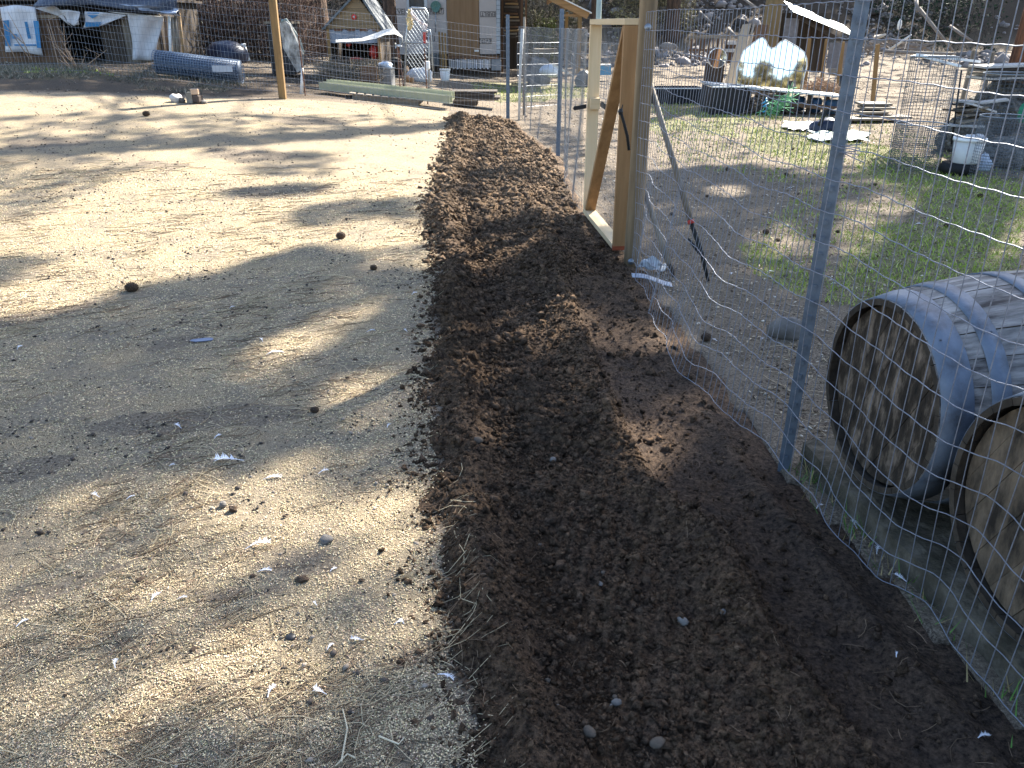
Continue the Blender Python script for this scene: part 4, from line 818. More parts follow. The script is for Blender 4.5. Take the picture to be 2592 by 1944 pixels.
inkm = mm('black_ink', (.03, .03, .03), (.02, .02, .02), 4, .8, 0)
# --- shelter hung with feed sacks
D = 19.4
t = thing('animal_shelter', 'dark board shelter hung with feed sacks at the far left', 'shed', base(200, 170, D))
bw = M['brownwood'](); dw = M['darkwood'](); gw_ = M['greywood']()
for k in range(11): part('plank', bw, t, -30+k*17, 12, -30+k*17+16.2, 168, D+(.01 if k % 2 else 0), .03)
for k in range(8): part('plank', [dw, bluetarp][0] if k < 3 else gw_, t, 262+k*18, 45, 262+k*18+17, 172, D+(.012 if k % 2 else 0), .03)
X0, X1, zt, zb = RC(-30, 0, 408, 172, D)
MB().bb((X0, D+2.4, zb-.2), (X1, D+2.45, zt+.3)).build('back_wall', dw, t); MB().bb((X0, D+.04, zb-.2), (X0+.05, D+2.4, zt+.3)).build('side_wall', dw, t); MB().bb((X1-.05, D+.04, zb-.2), (X1, D+2.4, zt+.3)).build('side_wall', dw, t)
MB().bb((X0-.1, D-.05, zt-.02), (X1+.1, D+2.6, zt+.03)).build('roof', dw, t); slab(MB(), -30, 38, 408, 46, D, .04, -.03).build('front_beam', gw_, t)
def drape(name, pts_top, pts_bot, D, m, label, cat='sack', n=14, m_=9, wav=.03, par=None, k=0):
    P = []
    for j in range(m_):
        v = j/(m_-1); row = []
        for i in range(n):
            u = i/(n-1); xt = np.interp(u, np.linspace(0, 1, len(pts_top)), [p[0] for p in pts_top]); yt = np.interp(u, np.linspace(0, 1, len(pts_top)), [p[1] for p in pts_top])
            xb = np.interp(u, np.linspace(0, 1, len(pts_bot)), [p[0] for p in pts_bot]); yb = np.interp(u, np.linspace(0, 1, len(pts_bot)), [p[1] for p in pts_bot])
            p = at(lerp(xt, xb, v), lerp(yt, yb, v), D); row.append((p.x, D+wav*math.sin(u*9+v*4+k)-wav*.6*math.sin(v*7+u*3+k), p.z))
        P.append(row)
    return MB().sheet(P, .006).build(name, m, par, True, label=label, cat=cat)
s1 = drape('feed_sack', [(0, 18), (40, 12), (88, 18)], [(16, 132), (60, 131), (108, 141)], D-.12, cloth, 'pale feed sack with blue side bands hung on the left of the shelter')
for q in ([(8, 52), (22, 50), (27, 116), (14, 117)], [(84, 52), (97, 53), (104, 122), (94, 121)]): ppoly(MB(), q, D-.19, .004).build('blue_band', blueprint, s1)
for q in [(66, 55, 74, 98), (36, 112, 92, 116), (30, 86, 44, 98)]: slab(MB(), *q, D-.192, .004).build('blue_print', blueprint, s1)
drape('feed_sack', [(88, 20), (138, 14), (150, 24)], [(88, 20), (150, 42), (182, 68)], D-.14, cloth, 'folded white sack flap hanging in a point over the dark opening')
drape('feed_sack', [(148, 25), (175, 25), (202, 30)], [(172, 54), (185, 66), (200, 62)], D-.22, cloth, 'small pale sack corner hanging left of the blue printed one')
s3 = drape('feed_sack', [(214, 29), (260, 31), (322, 38)], [(213, 70), (250, 68), (262, 64)], D-.16, cloth, 'white sack with a blue triangle print hanging from the shelter beam')
ppoly(MB(), [(220, 37), (249, 38), (234, 47)], D-.21, .004).build('blue_triangle', blueprint, s3); ppoly(MB(), [(216, 56), (256, 56), (250, 67), (216, 68)], D-.214, .004).build('blue_band', blueprint, s3)
slab(MB(), 221, 32, 250, 34.5, D-.212, .004).build('blue_print', blueprint, s3)
drape('white_sheet', [(274, 29), (340, 34), (414, 43)], [(274, 29), (300, 34), (412, 43)], D-.13, mm('bright_sack', (.75, .75, .74), (.6, .6, .6), 5, .7), 'bright folded top of the big white sheet', cat='sheet')
drape('white_sheet', [(322, 34), (370, 39), (414, 42)], [(338, 151), (365, 153), (394, 152)], D-.15, cloth, 'big plain white sheet hanging at the right end of the shelter', cat='sheet', wav=.05)
drape('tarp', [(100, -60), (260, -60), (460, -60)], [(90, 18), (230, 12), (452, 40)], D-.25, bluetarp, 'grey blue tarp sagging over the shelter roof', cat='tarp', n=24, m_=14, wav=.12)
drape('plastic_fringe', [(300, 10), (370, 14), (450, 22)], [(360, 26), (400, 30), (452, 40)], D-.42, mm('shiny_tarp', (.4, .45, .55), (.12, .15, .22), 6, .35, .5), 'shiny torn plastic edge hanging from the tarp', cat='plastic', n=20, wav=.09)
for k, (a, b_, m_, lab) in enumerate([((418, 42), (424, 134), M['brownwood'](), 'brown pole first from the white sheet'), ((428, 42), (432, 134), whitep, 'shiny white pipe among the poles beside the shelter'), ((436, 44), (443, 134), gw_, 'grey pole between the white pipe and the slim stake'), ((444, 40), (452, 132), gw_, 'thin grey pole second from the right of the bundle'), ((454, 33), (465, 138), M['tanpost'](), 'pale slim stake at the right end of the pole bundle')]):
    p, q = at(*a, D-.3+.05*k), at(*b_, D-.5); MB().tube([p, q], .035 if k < 4 else .025, 8).build('pole', m_, None, True, label=lab, cat='pole', group='poles leaning beside the shelter')
# roll of fence wire
Dr = 16.0; a = at(396, 160, Dr); b_ = at(608, 178, Dr+.1); a.z = T(a.x, a.y)+.235; b_.z = T(b_.x, b_.y)+.20
t = thing('wire_roll', 'big roll of blue grey fence wire lying behind the back fence', 'wire roll', ((a.x+b_.x)/2, Dr, T((a.x+b_.x)/2, Dr)))
rollm = mat('wound_wire', (.12, .16, .23), (.035, .05, .085), 40, .5, .5, .3)
MB().tube([a+(b_-a)*.01, b_-(b_-a)*.01], .19, 20).build('wound_core', rollm, t, True)
mb = MB(); dv = (b_-a)
for k in range(34):
    c_ = a+dv*(k/33); mb.tube([c_+Vector((0, .203*math.cos(q), .203*math.sin(q))) for q in np.linspace(0, 2*math.pi, 25)], .006, 3, False)
for k in range(26): q = 2*math.pi*k/26; mb.tube([a+Vector((0, .203*math.cos(q), .203*math.sin(q))), b_+Vector((0, .203*math.cos(q), .203*math.sin(q)))], .006, 3, False)
mb.build('wire_turns', mm('blue_wire', (.24, .3, .38), (.15, .2, .28), 30, .4, 0, .4), t, kind='stuff')
slab(MB(), 537, 166, 588, 182, Dr-.22, .006).build('paper_label', cloth, t)
# black covered bin and white bucket behind
p = G(563, 158); MB().blob(p+Vector((0, .4, .12)), (.50, .45, .36), 18, 12, .1, 4).build('covered_bin', mm('navy_plastic', (.03, .04, .08), (.015, .02, .04), 6, .35, .3), None, True, label='domed dark blue plastic covered bin behind the wire roll', cat='bin')
def bucket(px, py, wpx, label, m=whitep, h=1.15, tilt=(0, 0), name='bucket', cat='bucket', D=None, rim=None):
    p = G(px, py) if D is None else Vector(base(px, py, D)); s = (p-Vector((0, 0, CAMZ))).length/FPX*wpx*.5; t = thing(name, label, cat, p); H = 2*s*h; ax_ = (tilt[0], tilt[1], 1)
    MB().lathe([(0, 0.005), (s*.8, 0), (s*.84, .01), (s*.97, H*.92), (s*.94, H*.92), (s*.8, .02), (0, .02)], p, 20, ax_).build('body', m, t, True); MB().lathe([(s*.95, H*.86), (s*1.04, H*.87), (s*1.04, H*1.0), (s*.95, H*1.0)], p, 20, ax_).build('rim', rim or m, t, True); return t
bucket(622, 156, 26, 'white plastic bucket leaning beside the dark covered bin', h=1.4, tilt=(-.25, 0))
# dark box with a big pale slab leaning on it
D = 18.2; t = thing('rabbit_hutch', 'black open topped box behind the leaning post', 'box', base(690, 190, D)); X0, X1, zt, zb = RC(672, 60, 732, 190, D)
MB().bb((X0, D+.3, zb), (X1, D+.9, zt)).build('body', black, t); slab(MB(), 668, 54, 738, 60, D+.28, .7).build('lid', gw_, t)
D = 17.6; t = thing('leaning_board', 'tall weathered board with peeling white paint leaning behind the post', 'board', base(750, 182, D))
peel = mat('peeling_paint', (.66, .64, .6), (.13, .12, .11), 7, .8, .4, 0, (1, 1, .4), 1.6); mb = MB()
q = [(708, 58), (722, 54), (732, 62), (766, 138), (764, 176), (752, 183), (716, 120)]
P = [at(x, y, D-(185-y)*.002) for x, y in q]; n_ = len(P); V = [tuple(p) for p in P]+[(p.x+.02, p.y+.05, p.z) for p in P]
mb.add(V, [tuple(range(n_)), tuple(range(2*n_-1, n_-1, -1))]+[(i, i+n_, (i+1) % n_+n_, (i+1) % n_) for i in range(n_)]); mb.build('face', peel, t)
mb = MB(); mb.tube([at(x, y, D+.02) for x, y in [(712, 54), (724, 50), (736, 66), (757, 100), (767, 130), (768, 165)]], .03, 8); mb.build('rim', mm('grey_green_rim', (.2, .25, .24), (.1, .12, .12), 12, .5, .2), t, True)
p1_ = at(765, 172, 15.2); p2_ = at(762, 226, 15.2); MB().tube([p1_, (p2_.x, 15.2, T(p2_.x, 15.2))], [.02, .03], 8).build('pipe', whitep, None, True, label='short white pipe standing beside the rusty stake', cat='pipe')
# thicket
def thicket(name, x0, x1, y0, y1, D, dep, n, col, label, cat='bush', ln=.8, r=.008, kind=None, grp=None, leaf=0, lc=(.1, .12, .04)):
    mbV = []; P0 = at(x0, y0, D); P1 = at(x1, y0, D); zt = at((x0+x1)/2, y0, D).z; n_ = n
    x = RNG.uniform(P0.x, P1.x, n); y = RNG.uniform(D, D+dep, n); g = terr(x, y); z = g+RNG.random(n)**1.2*np.maximum(zt-g, .3); a = RNG.uniform(0, 6.28, n); el = RNG.uniform(-.3, 1.5, n); L = ln*RNG.uniform(.3, 1, n)
    d = np.stack([np.cos(a)*np.cos(el), np.sin(a)*np.cos(el), np.sin(el)], -1); A_ = np.stack([x, y, z], -1); B_ = A_+d*L[:, None]; B_[:, 2] = np.maximum(B_[:, 2], terr(B_[:, 0], B_[:, 1])); M_ = (A_+B_)/2+RNG.normal(0, .06, (n, 3))*ln
    s_ = np.stack([np.sin(a), -np.cos(a), 0*a], -1)*r; u_ = np.array([[0, 0, r]])
    V = np.stack([A_+s_, A_-s_, A_+u_, M_+s_*.8, M_-s_*.8, M_+u_*.8, B_], 1); f = np.array([(0, 1, 4), (0, 4, 3), (1, 2, 5), (1, 5, 4), (2, 0, 3), (2, 3, 5), (3, 4, 6), (4, 5, 6), (5, 3, 6)])
    F = (f[None]+(np.arange(n)*7)[:, None, None]).reshape(-1, 3); tt_ = np.repeat(np.array([col])*RNG.uniform(.4, 1.6, (n, 1)), 7, axis=0); V = V.reshape(-1, 3)
    if leaf:
        xl_ = RNG.uniform(P0.x, P1.x, leaf); yl_ = RNG.uniform(D-.1, D+dep, leaf); gl = terr(xl_, yl_); zl = gl+RNG.random(leaf)*np.maximum(zt-gl, .3); kk = fbm(xl_*1.5+yl_, zl*1.5, 3, 3) > -.05; xl_, yl_, zl = xl_[kk], yl_[kk], zl[kk]; m_ = len(xl_)
        V2, F2, t2 = inst(np.stack([xl_, yl_, zl], -1), TRI, np.array([(0, 1, 2)]), np.full((m_, 3), .09)*RNG.uniform(.5, 1.4, (m_, 1)), rmats(RNG.uniform(0, 6.28, m_), RNG.uniform(0, 1.5, m_)), np.array([lc])*RNG.uniform(.4, 1.7, (m_, 1)))
        F = np.concatenate([F, F2+len(V)]); V = np.concatenate([V, V2]); tt_ = np.concatenate([tt_, t2])
    return bulk(name, V, F, TM, label, cat, kind=kind, tint=tt_, group=grp)
thicket('thicket', 430, 760, -40, 130, 22.5, 2.5, 6500, (.11, .07, .055), 'dense brown leafless thicket behind the back fence at the left', kind='stuff', leaf=1500, lc=(.16, .12, .09))
thicket('thicket', -60, 440, -60, 20, 23, 3, 3000, (.09, .07, .06), 'dark brush above the shelter roof', kind='stuff', leaf=2500, lc=(.06, .06, .04))
thicket('bush', 925, 1005, -60, 60, 25.5, 1.6, 700, (.05, .04, .03), 'dark leafy bush right of the gabled coop', leaf=2600, lc=(.1, .14, .08))
thicket('bush', 1325, 1480, -60, 60, 30, 3, 2600, (.08, .07, .05), 'dim tangled brush seen under the brown roof', leaf=3500, lc=(.09, .09, .04))
thicket('bush', 1350, 1410, 45, 95, 27.5, 1.4, 500, (.1, .09, .05), 'dark green mound with a yellow mossy top below the roof', leaf=1800, lc=(.10, .11, .03), ln=.5)
thicket('bush', 1560, 1780, -70, 50, 36, 4, 2600, (.14, .12, .08), 'olive sunlit scrub at the top of the slope', leaf=6500, lc=(.26, .23, .12), ln=.9)
thicket('thicket', 2330, 2600, -90, 40, 34, 5, 1500, (.04, .04, .035), 'dark evergreen growth at the upper right', kind='stuff', leaf=5200, lc=(.022, .04, .022))
thicket('thicket', 740, 1010, -90, 90, 29, 3, 2500, (.035, .03, .026), 'dark growth behind the gabled coop', kind='stuff', leaf=4000, lc=(.03, .035, .022))
# bare shrub in front of the shelter
mb = MB(); c0 = G(190, 178)
for a in [(140, 118), (152, 95), (170, 122), (218, 136), (270, 126), (205, 172), (146, 148), (160, 60), (245, 165), (120, 40)]:
    q = at(*a, c0.y+RNG.uniform(-.2, .2)); m1 = (c0+q)/2+Vector((RNG.normal(0, .05), 0, -.05)); mb.tube([c0+Vector((RNG.normal(0, .05), 0, 0)), m1, q], [.014, .009, .003], 5)
    for _ in range(3): e = m1+(q-m1)*RNG.random(); mb.tube([e, e+Vector((RNG.normal(0, .15), RNG.normal(0, .1), RNG.uniform(.02, .2)))], [.005, .002], 4)
mb.build('bare_shrub', mm('pale_twig', (.42, .3, .2), (.25, .17, .12), 20, .9), None, True, label='small bare shrub with pale twigs in front of the shelter', cat='shrub')
for a in [((-20, 20), (75, 150)), ((0, 70), (60, 110)), ((20, 30), (80, 150)), ((-10, 60), (40, 150)), ((120, 60), (150, 170))]:
    mb = MB(); p, q = at(*a[0], 17.2), at(*a[1], 17.2); mb.tube([p, (p+q)/2+Vector((0, 0, .06)), (q.x, 17.2, max(q.z, T(q.x, 17.2)))], [.004, .008, .012], 5)
    mb.build('bare_branch', MATS['pale_twig'], None, True, label='thin dry cane arching before the left end of the shelter', cat='branch', group='dry canes before the shelter')
# weeds mound row
n = 9000; px_ = RNG.uniform(-40, 660, n); xw = (px_-1296)/FPX*15.5; yw = RNG.uniform(13.6, 17.6, n); kf = fbm(xw*1.8, yw*1.8, 3, 99) > -.08; xw, yw = xw[kf], yw[kf]; n = len(xw); z0 = terr(xw, yw)
hg = RNG.uniform(.03, .16, n)*(.6+fbm(xw*2, yw*2, 2, 98)); a = RNG.uniform(0, 6.28, n); V = np.stack([np.stack([xw-.006*np.cos(a), yw, z0], -1), np.stack([xw+.006*np.cos(a), yw, z0], -1), np.stack([xw+RNG.normal(0, .08, n), yw+RNG.normal(0, .08, n), z0+np.abs(hg)+.02], -1)], 1).reshape(-1, 3)
bulk('dry_grass', V, np.arange(3*n).reshape(-1, 3), TM, 'low dry grey green weeds below the back fence at the left', 'weeds', kind='stuff', tint=np.repeat(np.where(RNG.random((n, 1)) < .5, np.array([[.10, .105, .075]]), np.array([[.30, .25, .18]]))*RNG.uniform(.4, 1.3, (n, 1)), 3, axis=0))
# --- block pile
D0 = G(478, 262).y
def pbox(name, m, x0, y0, x1, y1, D, dep, label, cat, rz=0, bev=.01):
    X0, X1, zt, zb = RC(x0, y0, x1, y1, D); return MB().box(((X0+X1)/2, D+dep/2, (zt+zb)/2), (X1-X0, dep, zt-zb), rz=rz).build(name, m, None, bevel=bev, label=label, cat=cat)
pbox('concrete_block', concrete, 470, 234, 485, 262, D0, .12, 'grey upright concrete block in the little stone pile', 'block', .1)
pbox('concrete_block', mm('dark_block', (.12, .09, .075), (.05, .04, .035), 20, .9), 487, 241, 505, 261, D0, .14, 'dark rough block under the tan brick', 'block', -.2, .02)
pbox('brick', mm('tan_brick', (.5, .36, .25), (.36, .25, .17), 20, .9), 481, 225, 500, 240, D0+.01, .09, 'pale tan brick topping the little stone pile', 'brick', .1)
rock(446, 258, 26, 'white stone at the left of the little stone pile', palestone, .8, k=4); rock(462, 260, 14, 'small round dark stone between the white stone and the block', stone, .9, k=7); rock(515, 262, 20, 'small brown stone right of the pile', stone, .5, k=8)
for px, py in [(1038//1+165, 300)][:0]: pass
# --- gabled coop
D = 19.0; t = thing('coop', 'small gabled wooden coop with a round red emblem', 'coop', base(895, 210, D))
tan = M['tanpost']('x'); rows = [(895+dx_, y) for dx_, y in []]
ys_ = [-6, 8, 22, 36, 50, 62, 73]
for i in range(6):
    w0 = 8+(ys_[i]+6)*.93; w1 = 8+(ys_[i+1]+6)*.93; ppoly(MB(), [(899-w0, ys_[i]), (899+w0*.82, ys_[i]), (899+w1*.82, ys_[i+1]-.6), (899-w1, ys_[i+1]-.6)], D, .03).build('gable_board', wood('gable_wood', (.26, .185, .105), (.15, .105, .06), 'x', 10), t)
for k in range(8): part('wall_board', mm('grey_blue_board', (.27, .3, .35), (.17, .19, .23), 9, .8), t, 834+k*16, 75, 834+k*16+15.4, 109, D+.02, .03)
for k in range(4): part('window_trim', mm('brown_trim', (.16, .07, .04), (.1, .05, .03), 9, .8), t, 846+k*32, 74, 866+k*32, 78, D-.01, .03)
a, b_, c_ = at(905, -18, D-.1), at(818, 76, D-.1), at(972, 84, D-.1)
for (p, q, nm) in ((a, b_, 0), (a, c_, 1)):
    mb = MB(); d = (q-p); nrm = Vector((d.z, 0, -d.x)).normalized()*.02
    if nrm.z < 0: nrm = -nrm
    mb.add([tuple(p), tuple(q), tuple(q+Vector((0, 1.9, 0))), tuple(p+Vector((0, 1.9, 0))), tuple(p+nrm*2), tuple(q+nrm*2), tuple(q+nrm*2+Vector((0, 1.9, 0))), tuple(p+nrm*2+Vector((0, 1.9, 0)))], [(0, 1, 2, 3), (7, 6, 5, 4), (0, 4, 5, 1), (1, 5, 6, 2), (2, 6, 7, 3), (3, 7, 4, 0)]); mb.build('roof_slope', mm('grey_roof', (.14, .16, .17), (.07, .08, .09), 7, .7), t)
X0, X1, zt, zb = RC(835, 74, 962, 212, D)
MB().bb((X0, D+1.7, zb), (X1, D+1.74, zt)).build('back_wall', dw, t)
for xx in (X0, X1-.04): MB().bb((xx, D+.06, zb), (xx+.04, D+1.7, zt)).build('side_wall', dw, t)
for px in (832, 958): part('corner_post', M['tanpost'](), t, px, 74, px+6, 212, D-.04, .05)
p = at(896, 43, D-.02); MB().lathe([(0, .012), (.05, .012), (.058, 0)], p, 16, (0, -1, 0)).build('emblem', redm, t, True); MB().lathe([(0, .018), (.022, .017), (.024, .012)], p, 12, (0, -1, 0)).build('emblem_centre', palestone, t, True)
part('sill_board', M['brownwood']('x'), t, 835, 150, 958, 156, D-.02, .04)
for k, (q, lab) in enumerate([((882, 113), 'small red ball hanging in the coop opening'), ((948, 132), 'red feeder at the right side of the coop opening'), ((902, 150), 'low red dish on the coop sill')]):
    p = at(*q, D+.25); MB().blob(p, [(.06, .06, .05), (.12, .1, .16), (.16, .12, .05)][k], 12, 8, .08, k).build('feeder', redm, None, True, label=lab, cat='feeder')
# hay and wire under the coop
thicket('hay_heap', 790, 955, 165, 208, 17.9, .9, 2600, (.20, .16, .11), 'dull hay heaped behind chicken wire below the coop', 'hay', ln=.22, r=.006, kind='stuff')
t = thing('chicken_wire_panel', 'panel of fine chicken wire standing before the coop', 'wire panel', base(870, 212, 17.6)); mbx, _ = panel_mesh([(RC(775, 140, 955, 212, 17.6)[0], 17.6), (RC(775, 140, 955, 212, 17.6)[1], 17.5)], lambda x, y: terr(x, y)+.0, 10, .055, .05, .0022, lambda s, t, L: .02*np.sin(s*4), sides=3, sub=1, seg=5); mbx.build('wire_mesh', wire, t, kind='stuff')
pbox('board', M['brownwood']('x'), 912, 168, 956, 206, 17.8, .03, 'brown board standing low beside the chicken wire', 'board')
# sheet of bent metal on a thin pole
D = 17.2; P = []
for j, (dy_, dz_) in enumerate([(0, 0), (.3, .06), (.6, .0)]):
    row = []
    for (x, y) in [(850, 107), (880, 106), (915, 104), (950, 98), (975, 88), (1000, 86), (1018, 95), (1020, 108), (1008, 118), (1000, 122)]: p = at(x, y+[0, -3, -14 if x > 930 else 0][j]*(1 if x < 1005 else .2), D+dy_); row.append((p.x, p.y, p.z+dz_*.5))
    P.append(row)
t = thing('bent_sheet', 'pale metal sheet curled over like a hood beside the coop', 'metal sheet', base(1010, 215, D)); P = np.array(P); mb = MB(); a_, c_ = P.shape[:2]
V = np.concatenate([P.reshape(-1, 3), P.reshape(-1, 3)-np.array([0, 0, .012])]); N = a_*c_; F = []
for i in range(a_-1):
    for j in range(c_-1): q = (i*c_+j, i*c_+j+1, (i+1)*c_+j+1, (i+1)*c_+j); F += [q, tuple(N+k for k in q[::-1])]
mb.add(V, F); mb.build('sheet', mm('chalky_sheet', (.6, .6, .58), (.38, .39, .38), 6, .45, .2), t, True)
p = at(1008, 120, D); MB().tube([p, (p.x+.08, D, T(p.x, D)-.05)], .014, 7).build('pole', MATS['rust'], t, True); MB().lathe([(.0, .03), (.05, .02), (.06, -.01), (0, -.01)], p+Vector((.02, 0, .02)), 12).build('cap', whitep, t, True)
# galvanised box and bags
p = G(974, 221); X0, X1, zt, zb = RC(956, 174, 992, 221, p.y); t = thing('metal_box', 'upright grey metal box with a crumpled bag on top', 'box', (p.x, p.y+.2, p.z)); MB().box(((X0+X1)/2, p.y+.2, (zt+zb)/2), (X1-X0, .3, zt-zb), rz=-.15).build('body', mm('zinc_box', (.38, .38, .38), (.28, .28, .28), 14, .5, .2, .3), t, bevel=.008)
MB().box(((X0+X1)/2, p.y+.2, zt+.008), (X1-X0+.03, .33, .016), rz=-.15).build('lid', galv, t)
MB().blob(((X0+X1)/2, p.y+.2, zt+.06), (.16, .13, .07), 14, 9, .5, 3).build('plastic_bag', mm('bag_blue_white', (.66, .72, .8), (.4, .5, .66), 9, .5), None, True, label='crumpled bluish white bag on the grey metal box', cat='bag')
p = G(998, 196); MB().lathe([(.09, -.06), (.2, -.07), (.24, 0), (.2, .07), (.09, .06)], p+Vector((0, .3, .22)), 20, (.5, -1, .1)).build('tyre', blackrub, None, True, label='old black tyre standing behind the grey metal box', cat='tyre')
def heap(px, py, wpx, hpx, m, label, cat, k, D=None, nz=.35, name='heap', dep=.6):
    p = G(px, py) if D is None else Vector(base(px, py, D)); q = (p-Vector((0, 0, CAMZ))).length/FPX; return MB().blob(p+Vector((0, wpx*q*.25, hpx*q*.3)), (wpx*q*.5, wpx*q*.5*dep, hpx*q*.7), 18, 11, nz, k).build(name, m, None, True, label=label, cat=cat)
heap(1060, 206, 62, 30, mm('white_poly', (.74, .74, .74), (.5, .5, .52), 8, .6, .5), 'heap of white plastic bags at the foot of the mesh gate', 'bags', 5, name='bag_heap')
heap(1022, 196, 30, 26, mm('cardboard', (.42, .28, .18), (.3, .2, .12), 8, .8), 'torn brown cardboard in the bag heap', 'cardboard', 6, name='cardboard')
heap(1031, 208, 16, 15, mm('orange_cloth', (.6, .33, .14), (.4, .2, .09), 9, .8), 'round orange gourd in front of the bag heap', 'gourd', 7, name='gourd', nz=.1); heap(1043, 209, 10, 12, MATS['orange_cloth'], 'smaller orange gourd beside the round one', 'gourd', 8, name='gourd', nz=.1)
# chain link gate panel with hank of rope
D = 17.4; t = thing('mesh_gate', 'upright chain link gate panel with a rounded tube top', 'gate', base(1055, 205, D))
q = [(1022, 205), (1028, 100), (1036, 24), (1042, 19), (1076, 22), (1083, 34), (1086, 120), (1084, 205)]; P = [at(x, y, D) for x, y in q]; P[0].z = T(P[0].x, D); P[-1].z = T(P[-1].x, D); MB().tube(P, .018, 8).build('frame', galv, t, True); MB().tube([at(1022, 108, D), at(1085, 108, D)], .014, 7).build('cross_bar', galv, t, True)
mb = MB(); 
for k in range(26):
    for sgn in (1, -1):
        pts = []
        x0 = 1026+k*9-110; 
        a, b_ = (x0, 200), (x0+118, 26)
        if sgn < 0: a, b_ = (1026+k*9-80, 26), (1026+k*9+38, 200)
        us = [u for u in np.linspace(0, 1, 60) if 1028 < a[0]+(b_[0]-a[0])*u < 1083]
        if len(us) > 1: mb.tube([at(a[0]+(b_[0]-a[0])*us[i], a[1]+(b_[1]-a[1])*us[i], D) for i in (0, -1)], .0035, 3, False)
mb.build('chain_link', galv, t, kind='stuff')
mb = MB()
for k in range(16): x0 = 1036+random.uniform(-3, 4); mb.tube([at(x0+random.uniform(-6, 9)*math.sin(u*3.1), 24+u*52+random.uniform(-1, 1), D-.06-.01*(k % 3)) for u in np.linspace(0, 1, 8)], .009, 4)
mb.build('rope_hank', mm('yellow_rope', (.62, .5, .27), (.45, .34, .17), 30, .9), None, True, label='hank of yellow rope hanging from the mesh gate', cat='rope')
mb = MB()
for k in range(5): mb.tube([at(1040+u*42, 22+k*3+44*u**.7+6*math.sin(u*3.14+k), D-.09-.02*k) for u in np.linspace(0, 1, 10)], .011, 5)
mb.build('hose_coil', mm('pink_white_hose', (.66, .58, .56), (.5, .42, .4), 20, .5), None, True, label='pale hose looped across the top of the mesh gate', cat='hose')
# hand truck
D = 17.1; t = thing('hand_truck', 'red and silver hand truck with black wheels beside the mesh gate', 'hand truck', base(1085, 198, D)); mb = MB()
for dx_ in (0, .0): pass
P1 = [at(x, y, D) for x, y in [(1080, 74), (1088, 76), (1091, 90), (1096, 180)]]; MB().tube(P1, .014, 7).build('frame', galv, t, True)
mb = MB(); P = [at(x, y, D-.03) for x, y in [(1068, 80), (1072, 77), (1083, 78), (1086, 84), (1084, 108), (1080, 113), (1072, 112), (1069, 106), (1068, 80)]]; mb.tube(P, .012, 7); mb.build('handle_loop', galv, t, True)
part('red_handle', redm, t, 1071, 82, 1078, 110, D-.02, .03); slab(MB(), 1074, 155, 1087, 176, D-.03, .12).build('motor_housing', whitep, t, bevel=.02)
for dy_ in (-.12, .16):
    p = at(1086, 189, D+dy_); p.z = T(p.x, p.y)+.09; w_ = MB().lathe([(.04, -.03), (.085, -.03), (.095, 0), (.085, .03), (.04, .03)], p, 20, (.3, -1, 0)).build('wheel', blackrub, t, True); MB().lathe([(0, .034), (.035, .034), (.042, .02)], p, 14, (.3, -1, 0)).build('hub', whitep, w_, True)
bucket(1127, 204, 25, 'white bucket standing in the sun before the wrapped house', h=1.05)
# --- gutters on pallets and dark boards
g1a, g1b = at(817, 216, 15.9), at(1142, 262, 15.1)
def channel(a, b_, label, w_=.16, h=.13):
    t = MB(); d = (b_-a); n_ = Vector((-d.y, d.x, 0)).normalized(); P = []
    prof = [(-w_/2, 0), (-w_/2, h), (-w_/2+.012, h), (-w_/2+.012, .012), (w_/2-.012, .012), (w_/2-.012, h), (w_/2, h), (w_/2, 0)]
    V = [tuple(q+n_*u+Vector((0, 0, v))) for q in (a, b_) for u, v in prof]; k = len(prof)
    return t.add(V, [tuple(range(k))[::-1], tuple(range(k, 2*k))]+[(i, i+k, (i+1) % k+k, (i+1) % k) for i in range(k)]).build('gutter', mm('pale_green_metal', (.33, .335, .23), (.25, .255, .175), 7, .5, .1), None, label=label, cat='gutter', group='pale green gutters on the pallet')
zq = T(-2, 15.6)+.2; a = Vector((g1a.x, 15.75, at(830, 226, 15.75).z)); b_ = Vector((at(1142, 262, 15.05).x, 15.05, at(1142, 262, 15.05).z)); channel(a, b_, 'nearer pale green metal gutter, its end facing the strip')
a2 = Vector((a.x+.1, a.y+.22, a.z+.03)); b2_ = Vector((b_.x+.02, b_.y+.24, b_.z+.05)); channel(a2, b2_, 'farther pale green metal gutter lying beside the nearer one')
t = thing('pallet', 'low grey pallet carrying the pale green gutters', 'pallet', base(975, 262, 15.3)); a = at(893, 244, 15.25); b_ = at(1060, 262, 15.15); dv = b_-a
MB().beam(a, b_, .09, .03, (0, 1, 0)).build('stringer', M['greywood']('x'), t); MB().beam(a+Vector((0, .8, 0)), b_+Vector((0, .8, 0)), .09, .03, (0, 1, 0)).build('stringer', M['greywood']('x'), t)
for k in range(9): c_ = a+dv*(k/8.)+Vector((0, .4, .055)); MB().box(tuple(c_), (.10, .95, .018), ry=math.atan2(-dv.z, dv.x)).build('deck_board', gw_, t)
for k, (x0, x1, y0, y1, lab) in enumerate([(1142, 1258, 231, 237, 'top mossy board of the dark board stack'), (1146, 1250, 238, 245, 'second dark board of the stack beside the gutters'), (1142, 1266, 246, 250, 'longest split board of the dark stack'), (1150, 1262, 251, 255, 'lowest brown board of the dark stack')]): pbox('old_board', M['darkwood']('x'), x0, y0, x1, y1, 15.9-.05*k, .5, lab, 'board', bev=.006)
pbox('block', dw, 1146, 255, 1208, 268, 15.7, .4, 'dark timber block under the board stack', 'block')
